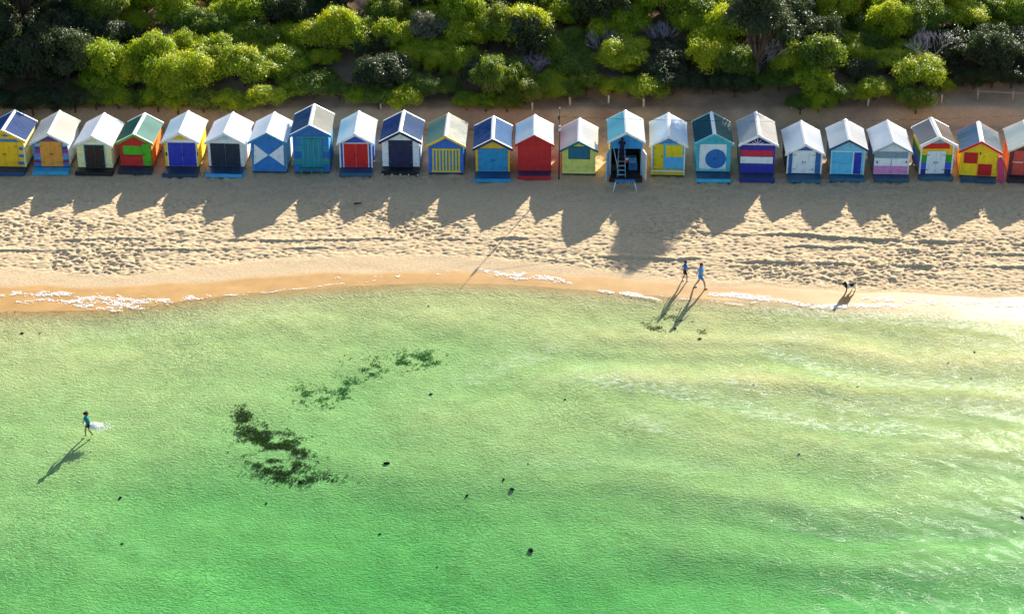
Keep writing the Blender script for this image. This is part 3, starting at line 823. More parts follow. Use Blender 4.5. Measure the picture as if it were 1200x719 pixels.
h.rect('rail', 110, 319, 336, 328, '#e4e8f0', 3)
# 19
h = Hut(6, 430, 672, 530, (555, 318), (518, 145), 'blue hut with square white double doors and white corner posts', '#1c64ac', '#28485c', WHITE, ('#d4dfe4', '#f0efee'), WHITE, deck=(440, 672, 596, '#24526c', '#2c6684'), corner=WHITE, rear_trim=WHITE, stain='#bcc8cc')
h.door(470, 366, 632, 526, '#e0ecf4', 2, 2, frame='#c8e0ee')
# 20
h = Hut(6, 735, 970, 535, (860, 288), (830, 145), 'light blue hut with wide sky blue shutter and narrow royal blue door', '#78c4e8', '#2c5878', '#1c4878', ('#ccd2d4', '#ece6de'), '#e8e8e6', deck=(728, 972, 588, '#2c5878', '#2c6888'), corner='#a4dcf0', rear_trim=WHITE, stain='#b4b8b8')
h.rect('shutter', 750, 382, 890, 456, '#4cb8e8', 2); h.rect('shutter', 750, 458, 890, 532, '#5cc4ec', 2, label='pale lower shutter panel')
h.rect('mullion', 890, 376, 902, 532, '#a8e0f4', 3)
h.door(902, 378, 954, 532, '#1434b4', 1, 2, hside=-1)
h.rect('lintel', 745, 368, 960, 378, '#a8e0f4', 3)
# 21
h = Hut(7, 140, 385, 535, (278, 305), (230, 152), 'white hut with grey, white and pink bands across its front', '#dce8f2', '#34505c', '#a4b4c0', ('#dce2e6', '#f0f0f0'), '#d4d8dc', deck=(140, 385, 590, '#24506c', '#2c5c74'), rear_trim=WHITE, stain='#c0c8cc')
h.rect('front_band', 150, 376, 384, 420, '#7c98ac', 2, label='blue grey band'); h.rect('front_band', 146, 423, 382, 474, '#e4f0f6', 2, label='white band'); h.rect('front_band', 142, 477, 380, 532, '#d48cc8', 2, label='pink band')
h.rect('mullion', 260, 424, 266, 532, '#b08cb8', 3)
for x in (162, 368): h.rect('latch', x, 440, x + 8, 456, '#1c2c38', 3)
# 22
h = Hut(7, 460, 690, 530, (598, 268), (535, 135), 'rainbow striped hut with white double doors and small grey name plate', '#e8c41c', '#e8b41c', WHITE, ('#8c8c8c', '#8c7868'), '#f2f0ec', deck=(452, 690, 580, '#2c5a74', '#34607c'), corner='#e4ecf0', rear_trim=WHITE, over=.3, stain='#6c665c', edge='#e8e6e0', cap=.14)
for i, (y0, y1, c) in enumerate([(308, 355, '#d8180c'), (357, 398, '#ecc41c'), (400, 448, '#1ca01c'), (450, 496, '#1c5cd0'), (498, 529, '#142c8c')]):
    h.rect('rainbow_band', 484 if i == 0 else 466, y0 + (8 if i == 0 else 0), 678 if i == 0 else 694, y1, c, 1)
h.door(512, 370, 645, 528, '#d8e8f2', 2, 3)
nm, (X0, X1, Z0, Z1) = h.rect('name_plate', 542, 292, 640, 316, '#8cb4c8', 3)
for i, c in enumerate(['#142c8c', '#1c5cd0', '#1ca01c', '#ecc41c']):
    z0 = h.floor + .02 + i * .42
    link('side_band', box(-h.w - .012, -h.w + .03, .05, h.depth - .05, z0, z0 + .41), paint(c, boards='h'), h.root)
# 23
h = Hut(7, 745, 1005, 545, (890, 300), (865, 163), 'yellow hut with red checker squares and red roof edge', '#f0c80c', '#e8b818', '#c8142c', ('#6c8ca4', '#9ca4a4'), WHITE, deck=(750, 992, 590, '#245470', '#1c4c6c'), rear_trim='#c0142c', stain='#3c4858', amt=.7, cap=.13)
h.rect('checker_panel', 778, 382, 874, 456, '#b80c18', 2, label='red square'); h.rect('checker_panel', 874, 464, 972, 544, '#b80c18', 2, label='red square')
h.rect('checker_panel', 776, 458, 866, 542, '#f4d010', 2, label='yellow square'); h.rect('checker_panel', 880, 376, 976, 460, '#f4d010', 1, label='yellow square')
h.rect('latch', 890, 378, 898, 396, '#3c2c1c', 3)
for x in (746, 992): h.rect('corner_post', x, 388, x + 12, 543, '#f4d418', 2)
HUT23 = h
# 24
h = Hut(7, 1085, 1335, 545, (1228, 300), (1190, 150), 'dark maroon hut with brick red doors and cream roof beside a pink paddle board', '#5c1434', '#e0601c', '#ded8cc', '#e0e2d4', WHITE, deck=(1075, 1335, 600, '#2a2430', '#2c2630'), rear_trim=WHITE, stain='#b8bcb0')
h.door(1120, 368, 1290, 540, '#b4443c', 2, 2)
h.rect('rail', 1118, 446, 1292, 454, '#d8b0a8', 4)

# ------------------------------------------------------------------ blob bodies (tapered capsules fused into one skin)
def fuse(parts, mats, voxel=.012, pick=None, name='body', parent=None):
    """parts: (p0, r0, p1, r1) capsules in local metres -> one continuous smooth mesh"""
    bm = bmesh.new()
    for p0, r0, p1, r1 in parts:
        p0 = Vector(p0); p1 = Vector(p1)
        n = 5
        for i in range(n + 1):
            t = i / n
            c = p0.lerp(p1, t); r = r0 + (r1 - r0) * t
            bmesh.ops.create_icosphere(bm, subdivisions=2, radius=r, matrix=Matrix.Translation(c))
        if (p1 - p0).length > 1e-4:
            v, f = tube_data(p0, p1, r0, r1, 12)
            vs = [bm.verts.new(q) for q in v]
            for q in f: bm.faces.new([vs[k] for k in q])
    me = bpy.data.meshes.new('tmp'); bm.to_mesh(me); bm.free()
    o = bpy.data.objects.new('tmp', me); COL.objects.link(o)
    md = o.modifiers.new('r', 'REMESH'); md.mode = 'VOXEL'; md.voxel_size = voxel; md.use_smooth_shade = True
    sm = o.modifiers.new('s', 'SMOOTH'); sm.factor = .5; sm.iterations = 3
    dg = bpy.context.evaluated_depsgraph_get()
    out = bpy.data.meshes.new_from_object(o.evaluated_get(dg))
    bpy.data.objects.remove(o)
    out.materials.clear()
    ob = link(name, out, mats, parent)
    if pick:
        idx = [pick(p.center) for p in out.polygons]
        out.polygons.foreach_set('material_index', idx)
    return ob

SKIN = simple('skin', '#b98a6c', .55, .06)
def lerp(a, b, t): return tuple(x + (y - x) * t for x, y in zip(a, b))

def person(label, loc, rz, k=1.0, stride=.28, arms=None, lean=.05, top='#2c6cc0', legs='#15171c', legtype='shorts', hair='#1b1411', hat=None, shirt_len=.0, z0=0.0, bare_feet=True, sleeves='short', group='people on the beach'):
    """faces local -y ... walks along +x (local); k = height / 1.72"""
    r = empty('person', loc, rz)
    prop(r, label, 'person', group)
    V = lambda x, y, z: (x * k, y * k, z * k)
    hipz = .90 - .06 * stride
    fa, fb = V(stride, -.08, .075), V(-stride, .08, .095)
    hipL, hipR = V(0, -.085, hipz), V(0, .085, hipz)
    knL, knR = V(stride * .62 + .05, -.085, .50), V(-stride * .38 + .06, .085, .50)
    neck = V(lean, 0, 1.44); head = V(lean + .03, 0, 1.60); chest = V(lean * .8, 0, 1.25); pel = V(0, 0, .95)
    shL, shR = V(lean, -.17, 1.39), V(lean, .17, 1.39)
    arms = arms or [((.04, -.24, 1.13), (.16, -.22, .92)), ((-.10, .24, 1.13), (-.14, .23, .90))]
    (eL, wL), (eR, wR) = [(V(*a), V(*b)) for a, b in arms]
    parts = [(pel, .125 * k, chest, .135 * k), (chest, .135 * k, V(lean, 0, 1.36), .11 * k), (neck, .055 * k, V(lean + .02, 0, 1.5), .052 * k),
             (V(lean + .015, 0, 1.62), .092 * k, V(lean + .04, 0, 1.58), .085 * k), (V(lean + .05, 0, 1.55), .062 * k, V(lean + .07, 0, 1.53), .048 * k),
             (V(lean + .12, 0, 1.585), .018 * k, V(lean + .135, 0, 1.565), .016 * k), (V(lean + .02, -.09, 1.59), .02 * k, V(lean + .02, -.09, 1.61), .02 * k), (V(lean + .02, .09, 1.59), .02 * k, V(lean + .02, .09, 1.61), .02 * k)]
    for hp, kn, ft in ((hipL, knL, fa), (hipR, knR, fb)):
        parts += [(hp, .085 * k, kn, .058 * k), (kn, .058 * k, lerp(kn, ft, .35), .06 * k), (lerp(kn, ft, .35), .06 * k, ft, .038 * k)]
        parts += [((ft[0] - .03 * k, ft[1], ft[2] - .035 * k), .036 * k, (ft[0] + .15 * k, ft[1], ft[2] - .045 * k), .026 * k)]
    for sh, el, wr in ((shL, eL, wL), (shR, eR, wR)):
        parts += [(sh, .055 * k, el, .042 * k), (el, .042 * k, wr, .029 * k)]
        d = (Vector(wr) - Vector(el)).normalized()
        pm = Vector(wr) + d * .07 * k
        parts.append((wr, .03 * k, tuple(pm), .036 * k))
        for q, ln in zip((-.027, -.009, .009, .027), (.065, .078, .074, .058)):
            b0 = pm + Vector((q * k, 0, 0)) * .9 + d * .02 * k
            parts.append((tuple(b0), .010 * k, tuple(b0 + d * ln * k + Vector((.012, 0, 0)) * k), .008 * k))
        th = Vector(wr) + d * .03 * k
        parts.append((tuple(th), .012 * k, tuple(th + d * .05 * k + Vector((.045 * k, 0, 0))), .009 * k))
    fuse(parts, SKIN, .013, name='body', parent=r)
    # clothing
    mt = simple('cloth_' + top.strip('#'), top, .85, .12, 20)
    ml = simple('cloth_' + legs.strip('#'), legs, .85, .12, 20)
    tp = [(V(lean * .3, 0, 1.0 - shirt_len), (.145 + shirt_len * .12) * k, chest, .15 * k), (chest, .15 * k, V(lean, 0, 1.37), .122 * k), (shL, .068 * k, shR, .068 * k)]
    for sh, el, wr in ((shL, eL, wL), (shR, eR, wR)):
        tp.append((sh, .068 * k, lerp(sh, el, .7 if sleeves == 'short' else 1.0), .058 * k))
        if sleeves == 'long': tp.append((el, .056 * k, lerp(el, wr, .9), .042 * k))
    fuse(tp, mt, .015, name='top', parent=r)
    lp = [(V(0, 0, .98), .138 * k, V(0, 0, .92), .14 * k)]
    for hp, kn, ft in ((hipL, knL, fa), (hipR, knR, fb)):
        lp.append((hp, .1 * k, lerp(hp, kn, .55 if legtype == 'shorts' else 1.0), (.09 if legtype == 'shorts' else .075) * k))
        if legtype == 'trousers': lp.append((kn, .075 * k, lerp(kn, ft, .93), .055 * k))
    fuse(lp, ml, .015, name='shorts' if legtype == 'shorts' else 'trousers', parent=r)
    mh = simple('hair_' + hair.strip('#'), hair, .6, .2, 30)
    fuse([(V(lean - .005, 0, 1.655), .098 * k, V(lean - .03, 0, 1.61), .092 * k), (V(lean - .05, 0, 1.6), .07 * k, V(lean - .06, 0, 1.5), .05 * k)], mh, .014, name='hair', parent=r)
    me_eye = simple('eye_dark', '#141010', .3, .1)
    for sy in (-1, 1):
        fuse([(V(lean + .112, sy * .035, 1.60), .012 * k, V(lean + .114, sy * .035, 1.60), .012 * k)], me_eye, .006, name='eye', parent=r)
    if hat:
        bm = bmesh.new()
        for (rad, zz, hh) in ((.19, 1.655, .015), (.105, 1.665, .095)):
            bmesh.ops.create_cone(bm, cap_ends=True, segments=20, radius1=rad * k, radius2=rad * k * .92, depth=hh * k, matrix=Matrix.Translation(V(lean + .01, 0, zz + hh / 2)))
        mh_ = bpy.data.meshes.new('hat'); bm.to_mesh(mh_); bm.free()
        link('hat', mh_, simple('hat_' + hat.strip('#'), hat, .9, .1), r)
    return r

def foot(px, py):
    return hit(px, py)

p = foot(802, 330)
person('person in blue top and black shorts walking along wet sand', (p[0], p[1], tz(p[0], p[1]) - .02), math.radians(12), .73, .16, top='#2c6cb4', legs='#101218')
p = foot(820, 337.5)
person('person in long pale blue shirt striding at the edge of the wet sand', (p[0], p[1], tz(p[0], p[1]) - .02), math.radians(-8), .87, .33, top='#4c9ce0', legs='#3c80c4', shirt_len=.16, arms=[((.10, -.24, 1.14), (.26, -.2, .98)), ((-.14, .24, 1.14), (-.2, .22, .92))])
p = P(103.5, 500.5, WL)
zs = tz(p[0], p[1])
person('person in dark sun hat and teal top wading through green water', (p[0], p[1], max(zs, WL - .45) - .02), math.radians(200), .76, .2, top='#0e7c80', legs='#14141c', hat='#121016', arms=[((.16, -.27, 1.16), (.2, -.2, 1.0)), ((-.05, .28, 1.14), (.1, .26, .98))], sleeves='long', group=None)
# splash around the wader: droplets and torn foam
sv = []; sf = []
for i in range(650):
    a = random.gauss(.3, .8); d = abs(random.gauss(0, .27)) + .02
    x = p[0] + math.cos(a) * d * 1.5 + .1; y = p[1] + math.sin(a) * d * .8 - .06
    z = WL + .02 + abs(random.gauss(0, .1)) * max(0, 1.1 - d)
    q = random.uniform(.01, .035)
    b0 = len(sv)
    sv += [(x - q, y - q, z), (x + q, y - q * .8, z), (x + q * .7, y + q, z + q * .4), (x, y, z + q * 1.8)]
    sf += [(b0, b0 + 1, b0 + 2), (b0, b0 + 1, b0 + 3), (b0 + 1, b0 + 2, b0 + 3), (b0, b0 + 3, b0 + 2)]
prop(link('water_splash', mesh('splash', sv, sf), simple('foam_white', '#f2f4f2')), 'white splash kicked up round the legs of the wading person', 'splash', None, 'stuff')

# dog
p = foot(996, 341)
dog = empty('dog', (p[0], p[1], tz(p[0], p[1]) - .01), math.radians(198))
prop(dog, 'small white dog with black patches trotting on wet sand', 'dog')
def coat(c):
    if c.x > .24: return 1
    if (c - Vector((-.02, .0, .42))).length < .17 or (c - Vector((-.24, 0, .42))).length < .08: return 1
    return 0
dp = [((.2, 0, .34), .115, (.02, 0, .33), .112), ((.02, 0, .33), .112, (-.2, 0, .36), .085), ((.2, 0, .38), .09, (.31, 0, .5), .062), ((.32, 0, .52), .07, (.36, 0, .51), .062),
      ((.38, 0, .50), .042, (.45, 0, .48), .03), ((.31, -.05, .57), .022, (.30, -.075, .62), .012), ((.31, .05, .57), .022, (.30, .075, .62), .012), ((-.25, 0, .40), .028, (-.36, 0, .55), .014)]
for sy in (-1, 1):
    dx = .05 * sy
    dp += [((.2, .07 * sy, .3), .055, (.19 + dx, .075 * sy, .17), .032), ((.19 + dx, .075 * sy, .17), .032, (.2 + dx, .075 * sy, .03), .022), ((.2 + dx, .075 * sy, .025), .024, (.235 + dx, .075 * sy, .02), .02),
           ((-.19, .07 * sy, .33), .075, (-.14 - dx, .08 * sy, .22), .045), ((-.14 - dx, .08 * sy, .22), .045, (-.23 - dx, .08 * sy, .14), .027), ((-.23 - dx, .08 * sy, .14), .027, (-.21 - dx, .08 * sy, .03), .021), ((-.21 - dx, .08 * sy, .025), .022, (-.175 - dx, .08 * sy, .02), .02)]
dp = [(a_, r_ * (1.22 if r_ > .05 else 1.35), b_2, q_ * (1.22 if q_ > .05 else 1.35)) for a_, r_, b_2, q_ in dp]
fuse(dp, [simple('coat_white', '#d9d2c8', .8, .08), simple('coat_dark', '#241a16', .8, .2)], .011, coat, 'body', dog)

# ------------------------------------------------------------------ the open hut: ladder, worker, trestle, clutter
def hut_pt(h, x, y, z):
    q = h.F + h.rt * x + h.dir * y
    return (float(q[0]), float(q[1]), z)
ALU = simple('ladder_metal', '#7fb4d0', .4, .1)
lx = HUT15.loc(288, 520)[0]
lad = empty('step_ladder', hut_pt(HUT15, lx, -.1, HUT15.floor), HUT15.yaw)
prop(lad, 'pale blue metal step ladder standing in the open hut', 'ladder')
for sx in (-1, 1):
    link('stile', tubes([((sx * .24, -.25, 0), (sx * .17, .12, 1.75), .024, .024)]), ALU, lad)
    link('rear_leg', tubes([((sx * .26, .62, 0), (sx * .17, .17, 1.72), .018, .018)]), ALU, lad)
for i in range(6):
    t = (i + .6) / 6.6
    yy = -.25 + .37 * t; hw = .24 - .07 * t
    link('tread', box(-hw + .02, hw - .02, yy - .05, yy + .06, 1.75 * t - .015, 1.75 * t + .015), ALU, lad)
link('top_plate', box(-.19, .19, .05, .26, 1.75, 1.785), ALU, lad)
q = hut_pt(HUT15, lx, -.32, 0)
feet_z = HUT15.floor + 1.75 * 3.6 / 6.6
person('person in dark navy clothes standing high on the ladder in the open hut', (q[0] , q[1] + .02, feet_z - .02), HUT15.yaw + math.pi / 2, .88, .02, top='#141c3c', legs='#10162c', legtype='trousers', sleeves='long', arms=[((.2, -.2, 1.24), (.4, -.1, 1.34)), ((.22, .2, 1.26), (.42, .06, 1.42))], lean=.08, group=None)
bk = empty('paint_bucket', hut_pt(HUT15, lx + .3, -.30, HUT15.floor + .95), 0)
prop(bk, 'small red and white bucket hanging from the step ladder', 'bucket')
link('pail', tubes([((0, 0, 0), (0, 0, .2), .07, .085)], 14), paint('#c8303c'), bk)
link('rim', tubes([((0, 0, .195), (0, 0, .25), .09, .092)], 14), paint('#e8e8e8'), bk)
link('wire_handle', tubes([((-.11, 0, .24), (-.06, .03, .36), .006, .006), ((-.06, .03, .36), (.06, .03, .36), .006, .006), ((.06, .03, .36), (.11, 0, .24), .006, .006)], 5), ALU, bk)
c0 = P(*HUT15.px(315, 580), .55)
tr = empty('trestle_table', (c0[0], c0[1], 0), HUT15.yaw)
prop(tr, 'blue plank on splayed white trestle legs in front of the open hut', 'trestle')
link('plank', box(-.58, .58, -.14, .14, .52, .56), paint('#2c84c4'), tr)
for sx in (-1, 1):
    for sy in (-1, 1):
        link('leg', tubes([((sx * .68, sy * .30, 0), (sx * .52, sy * .07, .52), .022, .022)]), paint('#cfe4f0'), tr)
    link('brace', tubes([((sx * .61, -.19, .25), (sx * .61, .19, .25), .014, .014)]), paint('#cfe4f0'), tr)
for nm, lab, x, y, z, sx, sy, sz, c, cat in [('storage_crate', 'blue plastic crate stacked at the right inside the open hut', .45, .9, HUT15.floor, .26, .2, .42, '#2c6cb0', 'crate'), ('storage_crate', 'pale blue crate on top of the crate in the open hut', .42, .9, HUT15.floor + .43, .22, .18, .34, '#5c9ccc', 'crate'), ('wooden_chest', 'low dark wooden chest inside the open hut', -.55, .8, HUT15.floor, .28, .22, .4, '#4c2c20', 'chest')]:
    e = empty(nm, hut_pt(HUT15, x, y, z), HUT15.yaw); prop(e, lab, cat)
    link('box_body', box(-sx, sx, -sy, sy, .002, sz - .04), paint(c), e); link('lid', box(-sx - .015, sx + .015, -sy - .015, sy + .015, sz - .039, sz), paint(c, .4), e)
    link('handle_slot', box(-.08, .08, -sy - .012, -sy + .01, sz * .55, sz * .65), paint('#16181c'), e)
pp = hut_pt(HUT15, -.6, -.05, 0)
pol = link('leaning_pole', tubes([((0, 0, HUT15.floor), (-.36, .1, HUT15.floor + 1.75), .018, .018)]), paint('#d8ecf4'))
pol.location = hut_pt(HUT15, -.38, -.12, 0)
prop(pol, 'thin white pole leaning inside the left door of the open hut', 'pole')

# green bench by hut 8
c0 = P(*HUT8.px(1112, 541), 0)
bn = empty('bench', (c0[0], c0[1] + .12, 0), HUT8.yaw)
prop(bn, 'green wooden slat bench in front of the tall teal hut', 'bench')
for i in range(3):
    link('seat_slat', box(-.68, .68, -.16 + i * .12, -.16 + i * .12 + .1, .40, .435), paint('#12805c'), bn)
for i in range(2):
    link('back_slat', box(-.68, .68, .2, .23, .52 + i * .13, .62 + i * .13), paint('#12805c'), bn)
for x in (-.6, 0, .6):
    link('leg', box(x - .035, x + .035, -.15, -.08, 0, .4), paint('#148c64'), bn); link('leg', box(x - .035, x + .035, .14, .2, 0, .74), paint('#148c64'), bn)

# pink paddle board leaning between the last two huts
c0 = P(1174, 214.5, 0)
pts = []
for i in range(24):
    t = 2 * math.pi * i / 24
    pts.append((.20 * math.copysign(abs(math.sin(t)) ** .8, math.sin(t)), .8 + .8 * math.cos(t)))
bm_ = prism(pts, -.035, .035)
pb = empty('paddle_board', (c0[0], c0[1], -.01), .15)
prop(pb, 'magenta paddle board leaning beside the yellow and red checker hut', 'paddle board')
o1 = link('board', bm_, paint('#b80c64', .35, wear=.1), pb); o1.rotation_euler = (-.2, -.1, 0)
fin = link('fin', prism([(-.01, .1), (.01, .1), (.01, .28), (-.01, .28)], .03, .16), paint('#e8d8dc'), pb); fin.rotation_euler = (-.2, -.1, 0)

# ------------------------------------------------------------------ light pole and cable
c0 = P(655, 210, 0)
NAVY = paint('#12343c', .45)
def pole(loc, label):
    r = empty('utility_pole', loc); prop(r, label, 'pole', 'poles carrying the cable')
    link('post', tubes([((0, 0, -.4), (0, 0, 4.45), .05, .014)], 14), NAVY, r)
    link('cap', tubes([((0, 0, 4.45), (0, 0, 4.53), .03, .02)], 14), paint('#e4ecec'), r)
    link('junction_box', box(-.09, .01, -.10, -.02, 3.8, 4.05), paint('#0e1c28'), r)
    for z in (3.05, 3.28):
        link('white_band', tubes([((0, 0, z), (0, 0, z + .12), .052, .052)], 14), paint('#e4ecec'), r)
    return r
pole((c0[0], c0[1], 0), 'dark slim pole with white bands between red hut and pale yellow hut')
a = np.array([c0[0], c0[1], 3.95])
d_ = ray(1290, 133); t_ = (1.0 - CAM[1]) / d_[1]; b_ = CAM + d_ * t_
pole((b_[0], b_[1], 0), 'dark slim pole with white bands past the maroon hut')
b_[2] = 3.95 + (b_[2] - 3.95) * .6
segs = []
prev = None
for i in range(41):
    t = i / 40
    q = a + (b_ - a) * t; q[2] -= .45 * 4 * t * (1 - t)
    if prev is not None: segs.append((prev, tuple(q), .011, .011))
    prev = tuple(q)
prop(link('overhead_cable', tubes(segs, 5), simple('cable_black', '#1a1a1c')), 'thin black cable strung above the hut roofs from the pole', 'cable')

HUTN = ['yellow hut with blue stripes', 'orange-doored hut', 'brown-doored cream hut', 'red hut with lime hatch', 'royal blue doored yellow hut', 'white hut with navy doors', 'white triangle hut', 'tall teal hut', 'red-doored blue hut', 'navy roofed white hut', 'yellow striped blue hut', 'golden gabled hut', 'plain red hut', 'pale yellow hut', 'open hut', 'yellow-doored pale blue hut', 'blue disc hut', 'crimson striped navy hut', 'white-doored blue hut', 'royal blue doored hut', 'pink banded hut', 'rainbow hut', 'checkered hut', 'maroon hut']
HUTX = [o_.location.x for o_ in bpy.data.objects if o_.name.split('.')[0] == 'beach_hut']
HUTX.sort()
def behind(x, y):
    # follow the line of sight back to the hut row to say which hut a thing grows behind
    k_ = (CAM[1]) / (CAM[1] - y)
    i_ = min(range(len(HUTX)), key=lambda j: abs(HUTX[j] - x * k_))
    return HUTN[i_]

# ------------------------------------------------------------------ posts and timber fence on the bank
POSTM = simple('bleached_timber', '#b8aea4', .85, .2, 12)
pm_ = None
for px_, py_ in [(446, 122), (623.5, 124), (668, 118), (713, 116), (754.5, 120), (927, 122), (973, 117), (1016.5, 119), (1103, 115)]:
    g = hit(px_, py_ + 5)
    r = empty('marker_post', (g[0], g[1], g[2] - .05), random.uniform(-.3, .3))
    r.rotation_euler = (random.uniform(-.06, .06), random.uniform(-.06, .06), random.uniform(0, 1))
    prop(r, f'short bleached timber post at the foot of the shrubs behind the {behind(g[0], g[1])}', 'post', 'posts along the foot of the bluff')
    link('post', box(-.05, .05, -.05, .05, -.1, .55), POSTM, r); link('cap', prism([(-.055, .55), (.055, .55), (0, .6)], -.055, .055), POSTM, r)
g1 = hit(1145, 119); g2 = hit(1186, 121); g3 = hit(1225, 122)
fr_ = empty('timber_fence', tuple(g1)); prop(fr_, 'weathered timber post and rail fence on the bare bank', 'fence')
prev = None
for g in (g1, g2, g3):
    l_ = g - g1
    link('post', tubes([((l_[0], l_[1], l_[2] - .2), (l_[0], l_[1], l_[2] + .85), .075, .07)], 8), simple('fence_timber', '#8c847f', .9, .3, 10), fr_)
    if prev is not None:
        for z in (.7,):
            link('rail', tubes([((prev[0], prev[1] - .02, prev[2] + z), (l_[0], l_[1] - .02, l_[2] + z), .05, .045)], 8), simple('fence_timber', '#8c847f', .9, .3, 10), fr_)
    prev = l_

# ------------------------------------------------------------------ vegetation
def crown_mesh(seed, rx, ry, rz, lobes, leaves, leaf, upright=.5, shell=.75):
    rg = np.random.default_rng(seed)
    V = []; tone = []
    per = leaves // lobes
    cs = []
    for i in range(lobes):
        a = i * 2.399 + rg.uniform(-.5, .5)
        u = (i + .5) / lobes
        rr = math.sqrt(u) * .84
        cx = math.cos(a) * rr * rx; cy = math.sin(a) * rr * ry
        cz = rz * (.30 + .58 * math.sqrt(max(0, 1 - rr * rr)) + rg.uniform(-.16, .16))
        lr = rg.uniform(.18, .38) * min(rx, ry)
        cs.append((cx, cy, cz, lr))
        n = int(per * (lr / (.28 * min(rx, ry))) ** 2)
        d = rg.normal(size=(n, 3)); d /= np.linalg.norm(d, axis=1)[:, None]
        d[:, 2] = np.where(d[:, 2] < -.35, -d[:, 2], d[:, 2])
        rad = lr * (shell + (1 - shell) * rg.random(n) ** .5) * (1 + .6 * (noise(d[:, 0] * 4 + i * 7, d[:, 1] * 4 + d[:, 2] * 3, seed) - .5))
        sp = rg.random(n) < .2
        rad = np.where(sp, rad * rg.uniform(1.05, 1.45, n), rad)
        c = np.array([cx, cy, cz]) + d * rad[:, None] * np.array([1, 1, .9])
        nrm = d + rg.normal(size=(n, 3)) * .55 + np.array([0, 0, upright * .4]); nrm /= np.linalg.norm(nrm, axis=1)[:, None]
        t1 = np.cross(nrm, rg.normal(size=(n, 3))); t1 /= np.linalg.norm(t1, axis=1)[:, None]
        t2 = np.cross(nrm, t1)
        s1 = leaf * rg.uniform(.7, 1.35, n)[:, None]; s2 = s1 * rg.uniform(.4, .7, n)[:, None]
        q = np.stack([c - t1 * s1, c - t2 * s2, c + t1 * s1, c + t2 * s2], 1)
        V.append(q.reshape(-1, 3))
        lt = rg.random()
        tone.append(np.clip(.55 * lt + .45 * rg.random(n), 0, 1))
    V = np.concatenate(V); T = np.concatenate(tone)
    V[:, 2] = np.maximum(V[:, 2], .02)
    me = np_mesh('crown', V, np.arange(len(V)).reshape(-1, 4))
    at = me.attributes.new('tone', 'FLOAT', 'FACE'); at.data.foreach_set('value', T.astype(np.float32))
    return me, cs

def trunk_mesh(cs, rz, r0=.09):
    segs = []
    top = Vector((0, 0, rz * .28))
    segs.append(((0, 0, -.35), top, r0, r0 * .75))
    for c in cs:
        c = Vector(c[:3]); mid = top.lerp(c, .5) + Vector((random.uniform(-.1, .1), random.uniform(-.1, .1), .06))
        segs += [(top, mid, r0 * .5, r0 * .3), (mid, c, r0 * .3, r0 * .1)]
    return tubes(segs, 5)

LEAF_Y = leaf_material('leaf_yellow_green', [(.12, .21, .008), (.25, .34, .010), (.42, .43, .012)], (1.55, 1.45, .5))
LEAF_G = leaf_material('leaf_green', [(.055, .11, .014), (.11, .18, .016), (.22, .26, .018)], (1.5, 1.4, .6))
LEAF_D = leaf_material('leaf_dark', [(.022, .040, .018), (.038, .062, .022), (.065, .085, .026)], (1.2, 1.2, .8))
LEAF_S = leaf_material('leaf_silver', [(.11, .12, .075), (.17, .175, .115), (.24, .23, .16)], (1.1, 1.1, .8))
BARK = simple('bark', '#54463a', .95, .3, 14)
DEAD = simple('dead_wood', '#9a93a0', .9, .2, 14)

PROTO = {}
def protos(kind, mat, n, spec):
    out = []
    for i in range(n):
        rx, ry, rz, lobes, leaves, leaf = spec
        f = random.uniform(.9, 1.12)
        cm, cs = crown_mesh(100 + hash_(kind) + i, rx * f, ry / f, rz, lobes, leaves, leaf)
        cm.materials.append(mat)
        tm = trunk_mesh(cs, rz); tm.materials.append(BARK)
        out.append((cm, tm))
    PROTO[kind] = out
def hash_(s): return sum(ord(c) * (i + 3) for i, c in enumerate(s)) % 1000
protos('yellow', LEAF_Y, 5, (1.5, 1.35, 1.7, 38, 17000, .043))
protos('green', LEAF_G, 4, (1.5, 1.35, 1.75, 38, 17000, .042))
protos('dark', LEAF_D, 3, (1.5, 1.4, 1.85, 36, 16000, .044))
protos('silver', LEAF_S, 2, (1.3, 1.2, 2.2, 26, 14000, .040))
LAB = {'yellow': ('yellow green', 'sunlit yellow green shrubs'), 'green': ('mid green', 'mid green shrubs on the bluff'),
       'dark': ('dark shade-toned', 'dark shrubs on the bluff'), 'silver': ('silvery grey', 'silvery shrubs')}
NSH = 0
def shrub(kind, x, y, sx, sz, label=None):
    global NSH
    NSH += 1
    z = float(terrain(np.array([x]), np.array([y]), False)[0])
    cm, tm = PROTO[kind][NSH % len(PROTO[kind])]
    r = empty('coastal_shrub', (x, y, z - .08), random.uniform(0, 6.28))
    r.scale = (sx, sx * random.uniform(.92, 1.08), sz)
    d_b = y - float(bank_y(np.array([x]))[0])
    where = 'at the foot of the bluff' if d_b < 2.2 else ('low on the bluff' if d_b < 4.6 else ('halfway up the bluff' if d_b < 7.5 else 'high on the bluff'))
    where = where.replace(' the bluff', ' bluff') if len(behind(x, y).split()) > 4 else where
    size = 'small' if sx < .78 else ('broad' if sx > 1.05 else 'bushy')
    prop(r, f'{size} {LAB[kind][0]} shrub {where} behind the {behind(x, y)}', 'shrub', LAB[kind][1])
    link('crown', cm, None, r); link('trunk', tm, None, r)
    return r

BOUND = [(-60, 128), (0, 125), (60, 132), (110, 122), (170, 122), (200, 128), (300, 123), (335, 116), (350, 106), (380, 113), (400, 110), (430, 116), (455, 126), (480, 128), (500, 108), (520, 103), (545, 122), (590, 127), (620, 113), (660, 108), (700, 104), (730, 104), (755, 113), (790, 103), (850, 103), (870, 112), (885, 99), (925, 99), (940, 134), (955, 128), (975, 114), (1050, 109), (1070, 127), (1090, 127), (1105, 93), (1120, 97), (1200, 97), (1260, 97)]
bx = np.array([b[0] for b in BOUND]); by = np.array([b[1] for b in BOUND])
